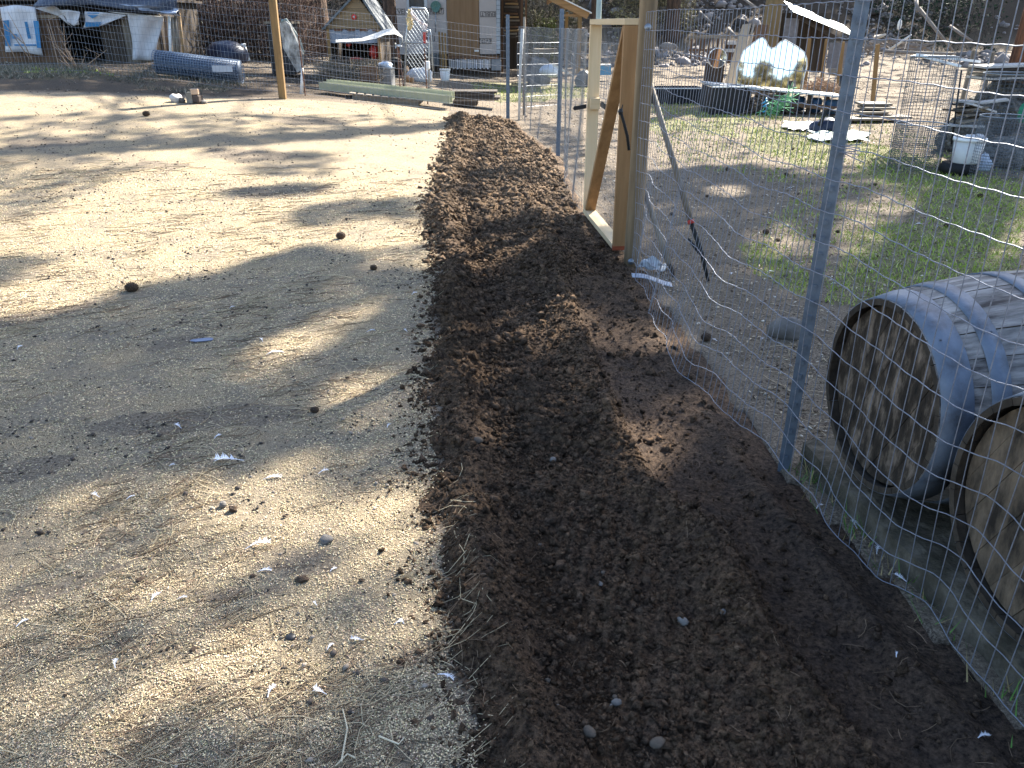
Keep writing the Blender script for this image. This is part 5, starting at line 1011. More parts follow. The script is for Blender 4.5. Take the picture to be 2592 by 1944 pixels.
# --- wrapped house
D = 25.0; t = thing('house', 'house wall wrapped in printed pinkish sheathing with a brown plywood door', 'house', base(1140, 186, D))
sheath = mm('pink_sheathing', (.50, .45, .42), (.43, .385, .36), 3, .85, .1)
X0, X1, zt, zb = RC(1000, -80, 1268, 148, D)
MB().bb((X0, D+.05, zb), (X1, D+5, zt)).build('wall', dw, t)
for x0, x1, y1 in [(1000, 1032, 137), (1078, 1130, 137), (1213, 1256, 137)]: part('sheathing_panel', sheath, t, x0, -80, x1, y1, D, .03)
part('sheathing_panel', sheath, t, 1032, 25, 1078, 137, D+.005, .03)
part('window_frame', mm('pale_frame', (.55, .57, .58), (.45, .47, .48), 5, .6), t, 1028, -60, 1080, 24, D-.02, .03); part('window_pane', mm('dark_glass', (.06, .07, .08), (.03, .035, .04), 2, .1, 0, spec=.6), t, 1034, -60, 1072, 18, D-.03, .01)
door = part('door', wood('brown_plywood', (.26, .16, .085), (.19, .11, .055), 'z', 8), t, 1131, -80, 1212, 141, D-.02, .04); part('handle', whitep, door, 1201, 126, 1212, 131, D-.06, .04)
for k in range(19): part('corner_block', mm('grey_edge', (.42, .46, .5), (.3, .33, .36), 8, .7), t, 1256.5, -76+k*11.2, 1266, -76+k*11.2+10.4, D-.01, .05)
part('sill_beam', M['brownwood']('x'), t, 1126, 141, 1262, 149, D-.03, .05)
part('base_wall', dw, t, 1000, 150, 1268, 188, D+.3, .05)
for k in range(22): part('skirt_picket', cloth if k % 3 else palestone, t, 1137+k*4.8, 149+(k % 3), 1140.6+k*4.8, 175-(k % 2)*3, D-.01, .02)
part('skirt_panel', mm('grey_skirt', (.3, .32, .34), (.2, .22, .24), 6, .7), t, 1244, 150, 1268, 178, D-.02, .03)
def sign(s, x0, y0, x1, y1, flip, bx=None):
    text(s, t, x0+2, y0+2, x1-2, y1-2, D-.006, inkm, flip)
    f = bx or (x0, y0, x1, y1); mb = MB()
    for r_ in ((f[0], f[1], f[2], f[1]+1), (f[0], f[3]-1, f[2], f[3]), (f[0], f[1], f[0]+1, f[3]), (f[2]-1, f[1], f[2], f[3])): slab(mb, *r_, D-.007, .004)
    mb.build('print_frame', inkm, t)
sign('VE', 1004, 22, 1024, 37, False, (1000, 22, 1025, 37)); sign('ERBUILT', 1082, 20, 1123, 36, False); sign('ERBUILT'[3:], 1080, 88, 1100, 104, False); sign('ERBILT', 1216, 29, 1255, 43, True); sign('EVER', 1214, 97, 1244, 111, True)
net = thing('landing_net', 'green landing net hanging on the wrapped wall', 'net', (at(1103, 40, D-.1).x, D-.1, at(1103, 82, D-.1).z)); c_ = at(1103, 17, D-.1)
q_ = [at(1103+13*math.sin(a)*(1 if math.cos(a) > -.2 else .75), 17-14*math.cos(a), D-.1) for a in np.linspace(0, 2*math.pi, 22)]
MB().tube(q_, .012, 6, False).build('hoop', mm('green_frame', (.12, .22, .19), (.08, .15, .13), 6, .5), net, True); P = [[(lerp(c_.x, q_[i].x, u), D-.1+.06*(1-u), lerp(c_.z-.05, q_[i].z, u)) for i in range(22)] for u in np.linspace(0, 1, 4)]
MB().sheet(P, .004).build('mesh', mm('green_net', (.14, .26, .22), (.07, .13, .11), 60, .8), net, True); MB().tube([at(1103, 31, D-.1), at(1103, 82, D-.1)], .012, 6).build('handle', galv, net, True)
# grey crates, bin and poles at the foot of the wall
t2 = thing('leaning_boards', 'short upright boards leaning by the brown door', 'boards', base(1120, 172, D-.4))
for k in range(3): part('board', M['tanpost'](), t2, 1111+k*7, 80+k*2, 1116+k*7, 172, D-.4-.03*k, .03)
pbox('dark_bin', mm('slate_bin', (.07, .08, .09), (.04, .045, .05), 6, .5), 1092, 136, 1112, 168, D-.5, .4, 'dark slate bin under the wrapped wall', 'bin')
lad = thing('ladder', 'short white ladder behind the brown trunk', 'ladder', base(972, 80, 23.6))
for x in (965, 976): part('rail', whitep, lad, x, 38, x+2, 95, 23.6, .03)
for k in range(6): part('rung', whitep, lad, 967.5, 41+k*9, 975.5, 43+k*9, 23.61, .02)
# --- lumber shelves and brown roofed shed
D = 25.4; t = thing('lumber_rack', 'dark rack of stacked lumber beside the house corner', 'rack', base(1300, 180, D))
X0, X1, zt, zb = RC(1270, -40, 1326, 182, D); MB().bb((X0, D+1.6, zb), (X1, D+1.65, zt)).build('back', dw, t)
for x in (1269, 1318): part('upright', M['brownwood'](), t, x, -60, x+5, 182, D-.03, .06)
for k in range(13): part('stacked_board', [M['darkwood']('x'), M['brownwood']('x'), M['tanpost']('x'), M['greywood']('x')][k % 4], t, 1275+(k*7 % 5), -10+k*8.5, 1315-(k*5 % 7), -5.5+k*8.5, D+.1*(k % 2), .8)
part('upright', M['brownwood'](), t, 1329, -60, 1334, 110, D-.2, .08)
D = 22.5; t = thing('open_shed', 'open shed whose brown roof beam slopes down to the right', 'shed', base(1465, 190, D))
a, b_ = at(1300, -52, D), at(1489, 40, D); MB().beam(a, b_, .16, .05).build('fascia', M['fir']('x'), t)
mb = MB(); V = []; up = Vector((0, 0, .09)); 
for q in (a, b_+Vector((.08, 0, -.04))):
    for dy_, dz_ in ((-.1, 0), (2.6, 0), (2.6, .03), (-.1, .03)): V.append(tuple(q+up+Vector((0, dy_, dz_))))
mb.add(V, [(0, 1, 2, 3), (7, 6, 5, 4), (0, 4, 5, 1), (1, 5, 6, 2), (2, 6, 7, 3), (3, 7, 4, 0)]); mb.build('roof', mm('white_roof_edge', (.7, .7, .68), (.5, .5, .5), 6, .6), t)
for k in range(5): q = a+(b_-a)*(k/5+.1); MB().bb((q.x-.02, D+.06, q.z-.10), (q.x+.02, D+2.5, q.z+.04)).build('rafter', M['fir']('y'), t)
for x0, x1, y0, y1, dd_ in ((1430, 1437, 30, 168, 2.2), (1461, 1471, 40, 190, .05)): part('post', M['tanpost'](), t, x0, y0, x1, y1, D+dd_, .09)
part('beam', M['fir']('x'), t, 1425, 36, 1490, 42, D+.04, .05)
# things under the shed
pbox('folding_table', M['greywood']('x'), 1352, 124, 1412, 132, 24.0, .6, 'low grey table cluttered with sheets under the shed', 'table')
heap(1365, 190, 60, 62, mm('grey_tarp', (.17, .18, .19), (.08, .085, .09), 6, .6, .6), 'grey tarp heaped over things behind the corner post', 'tarp', 9, D=22.6, name='tarp_heap')
heap(1392, 150, 46, 20, mm('bag_blue_white', (.66, .72, .8), (.4, .5, .66), 9, .5), 'bluish white sheeting thrown on the grey heap', 'sheeting', 3, D=21.6, name='sheeting').location.z += .35
heap(1480, 180, 40, 34, mm('grey_tarp', (.17, .18, .19)), 'small grey covered pile right of the shed posts', 'tarp', 10, D=22.2, name='tarp_heap')
a, b_ = at(1398, 163, 21.5), at(1440, 186, 21.5); MB().beam(a, b_, .05, .03).build('white_board', whitep, None, label='narrow white board leaning on the ground under the shed', cat='board')
t = thing('crate', 'bright blue plastic crate seen through the gate', 'crate', base(1532, 190, 24.5)); blu = mm('bright_blue', (.06, .35, .6), (.05, .27, .48), 5, .5)
X0, X1, zt, zb = RC(1519, 166, 1546, 190, 24.5); 
for q in (((X0, 24.5, zb), (X1, 24.53, zt)), ((X0, 24.85, zb), (X1, 24.88, zt)), ((X0, 24.53, zb), (X0+.03, 24.85, zt)), ((X1-.03, 24.53, zb), (X1, 24.85, zt))): MB().bb(*q).build('side', blu, t)
MB().bb((X0-.015, 24.49, zt), (X1+.015, 24.89, zt+.03)).build('rim', whitep, t)
heap(1506, 186, 22, 22, mm('navy_plastic', (.03, .04, .08)), 'dark blue tub left of the bright blue crate', 'tub', 12, D=24.8, name='tub')
# --- sheep
fleece = mat('fleece', (.40, .38, .34), (.24, .22, .2), 22, .95, 1, 0, bdist=.03); fleeceD = mat('dull_fleece', (.34, .31, .28), (.2, .18, .16), 22, .95, 1, 0, bdist=.03)
def sheep(px, py, D, L, face, label, m, lying=False, graze=False):
    b0 = Vector(base(px, py, D)); b0.z = at(px, py, D).z if abs(at(px, py, D).z-b0.z) < .5 else b0.z; t = thing('sheep', label, 'sheep', b0); h = .30*L if lying else .62*L; s = face
    mb = MB().blob(b0+Vector((0, 0, h)), (L*.48, L*.24, L*.27), 20, 14, .12, 5); V = mb.v[0]
    # neck and head grow from the same surface
    body = mb; hz = h+(.12 if not graze else -.02)*L
    body.tube([b0+Vector((s*L*.34, 0, h+.05*L)), b0+Vector((s*L*.5, -.02, hz+.06*L)), b0+Vector((s*L*.6, -.02, hz+.05*L)), b0+Vector((s*L*.72, -.03, hz-.05*L)), b0+Vector((s*L*.77, -.03, hz-.09*L))], [L*.17, L*.13, L*.09, L*.055, L*.03], 12)
    if not lying:
        for dx_ in (-.33, -.27, .27, .33):
            dy_ = .1 if dx_ in (-.33, .33) else -.1; body.tube([b0+Vector((dx_*L, dy_*L, h)), b0+Vector((dx_*L+.02*L, dy_*L, h*.5)), b0+Vector((dx_*L, dy_*L, h*.12)), b0+Vector((dx_*L+s*.02*L, dy_*L, 0))], [L*.09, L*.05, L*.03, L*.035], 8)
    else: body.tube([b0+Vector((.2*L*s, -.18*L, .1*L)), b0+Vector((.42*L*s, -.2*L, .05*L))], [.06*L, .035*L], 8)
    body.build('body', m, t, True)
    for sd in (-1, 1): MB().blob(b0+Vector((s*L*.58, sd*L*.09, hz+.08*L)), (L*.03, L*.07, L*.025), 8, 6, 0).build('ear', m, t, True); MB().blob(b0+Vector((s*L*.68, sd*L*.045-.03, hz+.01*L)), (.008, .008, .008), 8, 6, 0).build('eye', black, t, True)
    return t
sheep(1686, 142, 31.5, .52, 1, 'small grey woolly sheep standing below the dark slope', fleeceD, graze=True)
sheep(2117, 194, 25, .58, 1, 'pale woolly sheep lying by the stakes of the lean-to', fleece, lying=True)
# --- rack, round mirror, plywood, big mirror
D = 27; t = thing('timber_rack', 'open brown timber rack with pale caps on the slope foot', 'rack', base(1790, 155, D))
part('top_rail', M['greywood']('x'), t, 1742, 90, 1842, 97, D, .1)
for k in range(9): part('upright', M['brownwood'](), t, 1748+k*11, 98, 1752+k*11, 150, D+.05*(k % 2), .06)
part('middle_rail', M['brownwood']('x'), t, 1744, 124, 1800, 130, D-.03, .05); part('cap', palestone, t, 1842, 104, 1864, 113, D-.1, .5); part('cap', palestone, t, 1838, 124, 1862, 132, D-.3, .5); part('side', M['brownwood'](), t, 1840, 113, 1864, 160, D-.05, .4)
p = at(1816, 147, 19.8); t = thing('round_mirror', 'round mirror leaning near the timber rack, reflecting trees and sky', 'mirror', (p.x, 19.8, T(p.x, 19.8)))
ax_ = (0.02, -1, .085); MB().lathe([(0, .012), (.20, .012), (.205, .0), (0, -.01)], p, 36, ax_).build('glass', chrome, t); MB().lathe([(.2, .016), (.215, .012), (.215, -.02), (.2, -.02)], p, 36, ax_).build('rim', whitep, t, True); MB().lathe([(.0, 0), (.2, 0)], p+Vector((0, .03, 0)), 20, ax_).build('back', gw_, t)
MB().bb((p.x-.2, 19.9, T(p.x, 19.8)), (p.x+.2, 20.1, p.z-.1)).build('stand', dw, t)
def lean_poly(pts, D, lean, th, m, name, par=None, **k):
    zb0 = min(at(x, y, D).z for x, y in pts); P = [at(x, y, D) for x, y in pts]; P = [at(x, y, D+(p.z-zb0)*lean) for (x, y), p in zip(pts, P)]; n_ = len(P); V = [tuple(p) for p in P]+[(p.x, p.y+th, p.z) for p in P]
    return MB().add(V, [tuple(range(n_)), tuple(range(2*n_-1, n_-1, -1))]+[(i, i+n_, (i+1) % n_+n_, (i+1) % n_) for i in range(n_)]).build(name, m, par, **k)
ply = mm('pale_ply', (.36, .30, .23), (.29, .235, .18), 4, .8, .1)
lean_poly([(1834, 212), (1880, 62), (1902, 59), (1864, 212)], 17.6, .25, .015, ply, 'plywood_sheet', label='front pale plywood sheet leaning left of the big mirror', cat='plywood sheet')
lean_poly([(1868, 212), (1906, 62), (1911, 61), (1876, 212)], 17.75, .25, .015, ply, 'plywood_sheet', label='thin edge of the second plywood sheet behind the front one', cat='plywood sheet')
lean_poly([(1878, 212), (1914, 64), (1946, 62), (1920, 212)], 17.9, .25, .015, M['brownwood'](), 'plywood_sheet', label='brown board leaning last behind the pale sheets', cat='plywood sheet')
D = 17.0; t = thing('large_mirror', 'large mirror with a two peaked top reflecting trees and a white sky', 'mirror', base(1955, 225, D))
out = [(1862, 226), (1866, 170), (1882, 128), (1900, 114), (1922, 97), (1930, 95), (1937, 100), (1945, 116), (1952, 123), (1962, 120), (1976, 106), (1988, 101), (2004, 110), (2022, 121), (2036, 132), (2042, 148), (2042, 168), (2034, 200), (2030, 228)]
lean_poly(out, D, .10, .012, chrome, 'glass', t)
def big(o, s): cx, cy = 1954, 170; return [(cx+(x-cx)*s, cy+(y-cy)*s) for x, y in o]
P = [at(x, y, D+(at(x, y, D).z-at(1954, 228, D).z)*.10) for x, y in out]; MB().tube(P, .012, 6).build('edge_rim', whitep, t, True)
# round pole behind
p = at(1953, 60, 19.2); z0 = T(p.x, 19.2); MB().tube([(p.x, 19.2, z0-.2), (p.x+.02, 19.2, z0+5)], [.19, .17], 20).build('pole', M['post'](), None, True, label='thick barkless wooden pole rising behind the big mirror', cat='pole')
# --- lean-to
D = 22.0; t = thing('lean_to', 'dark lean-to with a pale metal roof sloping right', 'shed', base(2080, 190, D))
X0, X1, zt, zb = RC(2012, 42, 2150, 190, D); MB().bb((X0, D+1.6, zb), (X1, D+1.65, zt+.1)).build('back_wall', dw, t)
for k in range(3): part('side_board', mm('grey_side', (.2, .19, .2), (.13, .125, .13), 12, .9), t, 1982+k*11, 46, 1992.5+k*11, 178, D+.1, .03)
lean_poly([(2010, 34), (2130, 98), (2150, 98), (2150, 104), (2120, 104), (2012, 42)], D-.05, 0, .05, M['darkwood']('x'), 'fascia', t)
a, b_ = at(2008, 33, D-.2), at(2172, 99, D-.2); mb = MB(); k_ = 24; P = []
for i in range(k_+1): 
    row = []
    for j in range(12): q = a+(b_-a)*(j/11.); row.append((q.x+.015*i, D-.2+i*.085, q.z+.03+.012*math.sin(i*1.6)+.0115*i))
    P.append(row)
P = np.array(P); c2 = P.shape[1]; V = np.concatenate([P.reshape(-1, 3), P.reshape(-1, 3)-np.array([0, 0, .01])]); N = P.shape[0]*c2; F = []
for i in range(P.shape[0]-1):
    for j in range(c2-1): q = (i*c2+j, i*c2+j+1, (i+1)*c2+j+1, (i+1)*c2+j); F += [q, tuple(N+z_ for z_ in q[::-1])]
mb.add(V, F).build('corrugated_roof', mm('pale_corrugated', (.55, .6, .6), (.4, .45, .46), 7, .4, .1, .3), t, True)
for x0 in (2096, 2128): part('door_board', mm('grey_side', (.2, .19, .2)), t, x0, 108, x0+30, 172, D-.02, .03)
for px in (2040, 2075): part('inner_post', M['brownwood'](), t, px, 70, px+4, 180, D+.8, .06)
for k, (x0, y0, x1, y1, D_, lab) in enumerate([(2049, 98, 2040, 200, 20, 'first tan stake from the big mirror'), (2093, 99, 2082, 192, 20.3, 'second tan stake from the big mirror'), (2134, 106, 2123, 215, 19.2, 'third tan stake, in front of the lying sheep'), (2222, 112, 2210, 255, 17, 'tan stake standing just right of the near steel post'), (2466, 128, 2448, 185, 13.4, 'grey stake behind the tall wire cage'), (2514, 132, 2480, 262, 12.6, 'leaning grey stake before the reddish trunk')]):
    p, q = at(x0, y0, D_), at(x1, y1, D_); g_ = T(q.x, D_); q = Vector((q.x, D_, min(q.z, g_))); MB().beam(q, p, .075 if k < 4 else .05, .04).build('stake', M['tanpost']() if k < 4 else gw_, None, label=lab, cat='stake', group='wooden stakes in the yard')
# --- brush pile, pot, beds, long table
def sticksp(name, px0, px1, py0, py1, D, dep, n, m, label, cat, ln=.5, r=.012, seed=1):
    rg = np.random.default_rng(seed); mb = MB()
    for _ in range(n):
        u = rg.random(); c_ = at(lerp(px0, px1, u), lerp(py0, py1, 1-rg.random()*(1-abs(2*u-1)*.7)), D+rg.random()*dep); a = rg.uniform(0, 6.28); el = rg.normal(0, .35); d = Vector((math.cos(a)*math.cos(el), math.sin(a)*math.cos(el)*.5, math.sin(el)))*ln*rg.uniform(.3, 1)
        mb.tube([c_-d*.5, c_+Vector((rg.normal(0, .03), 0, rg.normal(0, .03))), c_+d*.5], [r, r*.8, r*.4], 4)
    return mb.build(name, m, None, label=label, cat=cat, kind=None)
sticksp('brush_pile', 2035, 2120, 200, 228, 18.0, .6, 130, mm('pale_twig', (.42, .3, .2)), 'pile of pale sticks behind the long table', 'brush pile')
sticksp('stick_bundle', 1895, 2015, 228, 288, 15.2, .8, 260, mm('dull_twig', (.2, .15, .12), (.08, .06, .05), 20, .9), 'tangle of cut sticks stuffed under the long table', 'sticks', .7, .012, 2)
bucket(2130, 240, 20, 'small black plant pot standing on the end of the long table', black, 1.25, name='plant_pot', cat='plant pot', D=15.6).location.z += .46
def box_open(name, x0, y0, x1, y1, D, dep, m, label, rz=0):
    X0, X1, zt, zb = RC(x0, y0, x1, y1, D); g_ = min(zb, T((X0+X1)/2, D)); t = thing(name, label, 'planter', ((X0+X1)/2, D, g_)); w_ = .03
    MB().bb((X0, D, g_), (X1, D+w_, zt)).build('side', m, t); MB().bb((X0, D+dep, g_), (X1, D+dep+w_, zt)).build('side', m, t); MB().bb((X0, D+w_, g_), (X0+w_, D+dep, zt)).build('end', m, t); MB().bb((X1-w_, D+w_, g_), (X1, D+dep, zt)).build('end', m, t)
    MB().bb((X0+w_, D+w_, g_), (X1-w_, D+dep, zt-.08)).build('soil', SM, t); MB().bb((X0-.01, D-.012, zt), (X1+.01, D+w_+.004, zt+.018)).build('rim', whitep, t); return t
blackm = mm('black_sheet', (.012, .014, .02), (.007, .008, .012), 4, .4, .1, .0)
box_open('raised_bed', 1640, 225, 1788, 264, 17.4, .9, blackm, 'long low black raised bed just beyond the gate post')
box_open('raised_bed', 1802, 222, 1892, 288, 15.3, .9, blackm, 'taller black raised bed at the left end of the long table')
t = thing('long_table', 'long low table with a white top edge running behind the steel post', 'table', base(2000, 290, 15.5))
a = at(1800, 217, 15.9); b_ = at(2158, 250, 14.9); mb = MB(); d = (b_-a); MB().add([tuple(q+Vector((0, y, z))) for q in (a, b_) for y, z in ((0, 0), (.9, 0), (.9, .03), (0, .03))], [(0, 1, 2, 3), (7, 6, 5, 4), (0, 4, 5, 1), (1, 5, 6, 2), (2, 6, 7, 3), (3, 7, 4, 0)]).build('top', mm('white_top', (.7, .7, .68), (.52, .52, .5), 5, .6), t)  # the top is plain white
for k in range(5):
    for y in (.06, .8): q = a+d*((k+.35)/4.6); MB().bb((q.x-.04, q.y+y, T(q.x, q.y)-.03), (q.x+.04, q.y+y+.06, q.z-.001)).build('leg', dw, t)
MB().beam(a+d*.45+Vector((0, .03, -.17)), b_+Vector((0, .03, -.2)), .08, .04).build('stretcher', M['brownwood']('x'), t); MB().beam(a+d*.45+Vector((0, .5, -.34)), b_+Vector((0, .5, -.34)), .06, .7).build('lower_shelf', dw, t)
for k in range(4): q = a+d*(.56+k*.12); MB().lathe([(0, 0), (.12, 0), (.13, .2), (.1, .24), (0, .24)], (q.x, q.y+.35, q.z-.30), 14).build('drum', mm('blue_drum', (.04, .11, .22), (.03, .07, .14), 6, .4), None, True, label='blue drum stored under the long table', cat='drum', group='blue drums under the long table')
mb = MB(); rg = np.random.default_rng(5)
for k in range(70): u = rg.random(); c_ = at(lerp(1998, 1952, u)+rg.normal(0, 6), lerp(236, 288, u), 15.0-rg.random()*.1); mb.tube([c_, c_+Vector((rg.normal(0, .09), rg.normal(0, .04), rg.normal(0, .07))), c_+Vector((rg.normal(0, .12), rg.normal(0, .04), rg.normal(-.04, .08)))], .006, 4)
mb.build('netting', mm('green_netting', (.25, .6, .33), (.14, .4, .2), 12, .8), None, True, label='bright green netting draped off the long table', cat='netting')
mb = MB(); 
for k in range(5): mb.tube([at(1941+rg.normal(0, 2), 248+k*7, 15.0), at(1935+rg.normal(0, 5), 256+k*7, 14.95)], .014, 5)
mb.build('blue_rag', blu, None, True, label='blue rag caught in the sticks under the table', cat='rag')
for k, (x0, x1, y0, lab) in enumerate([(2185, 2262, 262, 'top board of the pale stack right of the steel post'), (2192, 2270, 272, 'second board of the pale stack'), (2180, 2250, 283, 'third board of the pale stack'), (2200, 2310, 295, 'long bottom board of the pale stack'), (2150, 2235, 300, 'short board jutting left under the pale stack')]): pbox('old_board', M['greywood']('x'), x0, y0, x1, y0+6, 14.3-.1*k, .4, lab, 'board', rz=.05*k-.1)
# black bag heap, sheets
heap(2100, 335, 84, 30, mm('navy_plastic', (.03, .04, .08)), 'black plastic heap with a sunlit top beside the steel post', 'plastic heap', 14, name='plastic_heap')
p = G(2100, 338); mb = MB(); mb.tube([p+Vector((-.14, .1, .1)), p+Vector((-.06, .1, .32)), p+Vector((.08, .1, .33)), p+Vector((.14, .1, .12))], .03, 8); mb.build('hose_arch', blackrub, None, True, label='short black hose arching over the plastic heap', cat='hose')
drp = lambda pts, lab, m, nm, k: None
def ground_sheet(name, x0, y0, x1, y1, m, label, k=0):
    a, b_, c_, d_ = G(x0, y1), G(x1, y1), G(x1, y0), G(x0, y0); P = []
    for v in np.linspace(0, 1, 10):
        row = []
        for u in np.linspace(0, 1, 16): q = (a*(1-u)+b_*u)*(1-v)+(d_*(1-u)+c_*u)*v; e = 1+.0*u; row.append((q.x+.06*math.sin(v*9+k), q.y+.05*math.sin(u*8+k), T(q.x, q.y)+.02+.03*abs(math.sin(u*11+v*6+k))))
        P.append(row)
    P = np.array(P); a_, c2 = P.shape[:2]; V = np.concatenate([P.reshape(-1, 3), P.reshape(-1, 3)-np.array([0, 0, .006])]); N = a_*c2; F = []
    for i in range(a_-1):
        for j in range(c2-1): q = (i*c2+j, i*c2+j+1, (i+1)*c2+j+1, (i+1)*c2+j); F += [q, tuple(N+z_ for z_ in q[::-1])]
    MB().add(V, F).build(name, m, None, True, label=label, cat='sheet')
ground_sheet('plastic_sheet', 1988, 314, 2058, 334, mm('white_poly', (.74, .74, .74)), 'white plastic sheet flat on the ground left of the black heap', 1); ground_sheet('plastic_sheet', 2055, 338, 2190, 362, mm('pale_green_sheet', (.42, .52, .46), (.3, .38, .34), 8, .5, .5), 'pale green plastic sheet spread under the black heap', 2)
# wire cages
meshm = mat('dark_wire', (.16, .18, .20), (.08, .09, .1), 20, .6, 0, .3)
def cage(px0, px1, py0, py1, D, label, m=meshm, sp=.045):
    X0, X1, zt, zb = RC(px0, py0, px1, py1, D); r = (X1-X0)/2; cx = (X0+X1)/2; g_ = T(cx, D+r); t = thing('wire_cage', label, 'wire cage', (cx, D+r, g_)); mb = MB()
    H = zt-g_; k = int(2*math.pi*r/sp)
    for i in range(k): a = 2*math.pi*i/k; mb.tube([(cx+r*math.cos(a), D+r+r*math.sin(a), g_), (cx+r*math.cos(a), D+r+r*math.sin(a), zt)], .0022, 3, False)
    for j in range(int(H/sp)+1): mb.tube([(cx+r*math.cos(a), D+r+r*math.sin(a), g_+j*sp) for a in np.linspace(0, 2*math.pi, 28)], .0022, 3, False)
    mb.build('wire_mesh', m, t, kind='stuff'); mb = MB(); mb.tube([(cx+r*math.cos(a), D+r+r*math.sin(a), zt) for a in np.linspace(0, 2*math.pi, 28)], .006, 5); mb.build('top_ring', galv, t, True); return t
cage(2318, 2430, 145, 330, 10.6, 'tall round cage of fine dark wire behind the near fence', sp=.04); cage(2290, 2412, 320, 432, 9.1, 'squat dense wire cage in front of the tall one', sp=.022)
cage(2500, 2620, 300, 470, 8.6, 'dark wire cage full of litter at the right edge', sp=.03)
for a, b_, lab in (((2424, 175), (2392, 355), 'left of two thin black rods by the wire cage'), ((2434, 178), (2408, 365), 'right of two thin black rods by the wire cage')): MB().tube([at(*a, 9.9), at(*b_, 9.7)], .01, 6).build('black_rod', black, None, True, label=lab, cat='rod')
t = thing('cage_roof', 'pale edged flat lid leaning over the tall wire cage', 'lid', base(2400, 330, 11.0))
MB().beam(at(2320, 138, 11.4), at(2480, 156, 11.4), .03, .05).build('back_bar', whitep, t); MB().beam(at(2320, 139, 10.9), at(2432, 168, 10.5), .03, .04).build('front_bar', whitep, t)
for k in range(9): q = at(2330+k*12, 143+k*2.5, 10.9); MB().beam(q, q+Vector((.12, .5, .0)), .04, .02, (0, 0, 1)).build('slat', M['brownwood']('y'), t)
heap(2460, 330, 110, 70, mat('grey_litter', (.26, .25, .23), (.05, .045, .04), 14, .9, 1, contrast=1.6, bdist=.05), 'mixed grey brush and litter heaped behind the white bucket', 'litter heap', 15, D=10.6, name='litter_heap', nz=.5)
heap(2565, 470, 150, 60, MATS['grey_litter'], 'litter heaped low at the right edge', 'litter heap', 16, D=9.3, name='litter_heap', nz=.5)
p = G(2440, 445); t = thing('tyre', 'black tyre lying flat under the white bucket', 'tyre', p); MB().lathe([(.10, 0), (.17, .0), (.19, .06), (.17, .12), (.10, .12), (.09, .06), (.10, 0)], p+Vector((0, .15, 0)), 28).build('tread', blackrub, t, True)
bk = bucket(2441, 418, 64, 'white bucket with a torn bag in it, standing on the flat tyre', h=.82, D=p.y+.12); bk.location.z = p.z+.12
MB().blob((bk.location.x+.05, bk.location.y, bk.location.z+.24), (.12, .1, .06), 14, 9, .5, 6).build('plastic_bag', mm('white_poly', (.74, .74, .74)), None, True, label='crumpled white bag poking out of the bucket on the tyre', cat='bag')
heap(2488, 432, 40, 34, MATS['bag_blue_white'], 'bluish white bag on the ground right of the flat tyre', 'bag', 17, name='bag')
# stacked flat stones and wood right
rg = np.random.default_rng(8)
t = thing('slab_stack', 'ragged stack of flat slabs and scrap at the foot of the reddish trunk', 'stack', base(2560, 320, 10.9))
for k in range(6):
    y = 166+k*7.5; X0, X1, zt, zb = RC(2508+rg.uniform(-8, 14), y, 2640, y+5.5, 10.9); MB().box(((X0+X1)/2, 11.2, (zt+zb)/2), (X1-X0, .5, zt-zb), rz=rg.normal(0, .08), ry=rg.normal(0, .03)).build('slab', [palestone, dw, stone, gw_][k % 4], t)
X0, X1, zt, zb = RC(2505, 208, 2650, 330, 10.9); MB().blob(((X0+X1)/2+.05, 11.4, (zt+zb)/2-.1), ((X1-X0)/2, .4, (zt-zb)*.62), 22, 16, .45, 12).build('rubble', MATS['grey_litter'], t)
cage(2512, 2660, 190, 420, 10.1, 'tall wire cage round the litter below the reddish trunk', sp=.05)
for k in range(12):
    px, py = rg.uniform(2420, 2500), rg.uniform(255, 325); q = at(px, py, 11.0-.004*py); MB().box(tuple(q), (rg.uniform(.15, .5), .2, .02), rz=rg.normal(0, .4), ry=rg.normal(0, .1)).build('scrap_board', [gw_, palestone, dw][k % 3], None, label='flat scrap lying in the clutter behind the white bucket', cat='scrap', group='flat scraps behind the white bucket')
MB().blob(at(2590, 285, 10.6), (.06, .06, .12), 10, 8, .1, 2).build('green_jug', mm('green_plastic', (.03, .3, .16), (.02, .2, .1), 6, .5), None, True, label='green plastic jug at the right edge of the clutter', cat='jug')
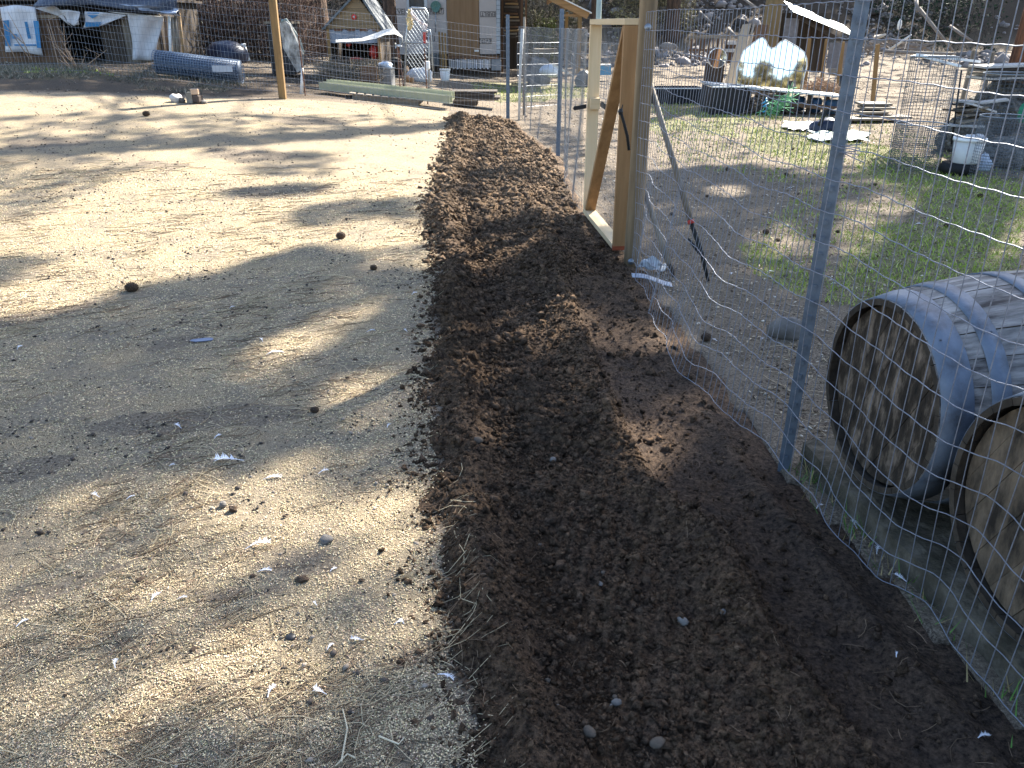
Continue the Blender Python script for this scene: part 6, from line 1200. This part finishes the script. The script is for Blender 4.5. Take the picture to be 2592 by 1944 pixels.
# --- the slope: stones, logs
n = 11000; x = RNG.uniform(-6, 32, n); y = 29+RNG.random(n)**1.3*22; kf = fbm(x*.35, y*.35, 3, 77)+RNG.normal(0, .15, n) > -.05; x, y = x[kf], y[kf]; n = len(x); r = .05+RNG.pareto(2.6, n)*.06; r = np.minimum(r, .3)
V, F, tt_ = inst(np.stack([x, y, terr(x, y)+r*.2], -1), ICO, ICOF, np.stack([r*2.4, r*1.8, r*1.3], -1), rmats(RNG.uniform(0, 6.28, n), RNG.uniform(0, .6, n)), np.array([[.19, .17, .165]])*RNG.uniform(.35, 1.7, (n, 1)))
V += RNG.normal(0, 1, V.shape)*np.repeat(r, 12)[:, None]*.18
bulk('scree', V, F, TM, 'broken grey rock covering the slope behind the yard', 'rocks', kind='stuff', tint=tt_)
logm = mm('bleached_log', (.3, .27, .24), (.14, .12, .11), 12, .9)
for k, (a, b_, D_, r, lab, m_) in enumerate([((2326, 20), (2414, 130), 24, .05, 'long grey fallen pole slanting down the dark slope', logm), ((2405, 66), (2462, 104), 27, .05, 'short bleached log on the dark slope at right', logm), ((2242, 132), (2306, 88), 22, .035, 'pinkish white board tipped on the slope', whitep), ((2318, -10), (2322, 28), 24, .06, 'grey snag standing at the top of the slope', logm), ((1880, -5), (1920, 22), 33, .05, 'dark branch lying high on the rocks', logm), ((1772, 30), (1802, 58), 34, .05, 'thin grey branch on the slope above the rack', logm), ((1844, 72), (1866, 96), 31, .06, 'dark short log lying by the plywood sheets', logm), ((2216, 94), (2240, 88), 23, .05, 'pale split log by the end of the metal roof', palestone), ((2240, 130), (2420, 136), 20, .04, 'long pale branch lying behind the wire cage', logm)]):
    MB().tube([at(*a, D_+.5), at((a[0]+b_[0])/2, (a[1]+b_[1])/2+1.5, D_), at(*b_, D_-.3)], [r, r*.9, r*.6], 8).build('fallen_log' if m_ is logm else 'pale_board', m_, None, True, label=lab, cat='log' if m_ is logm else 'board')
p = at(2277, 62, 24); MB().blob(p, (.06, .05, .14), 10, 8, .3, 1).build('white_stump', whitep, None, True, label='small white stump shining on the slope', cat='stump')
sticksp('branch_litter', 2180, 2340, 96, 128, 23, 1.5, 70, logm, 'scattered sticks at the foot of the slope right of the steel post', 'branches', .9, .02, 4)
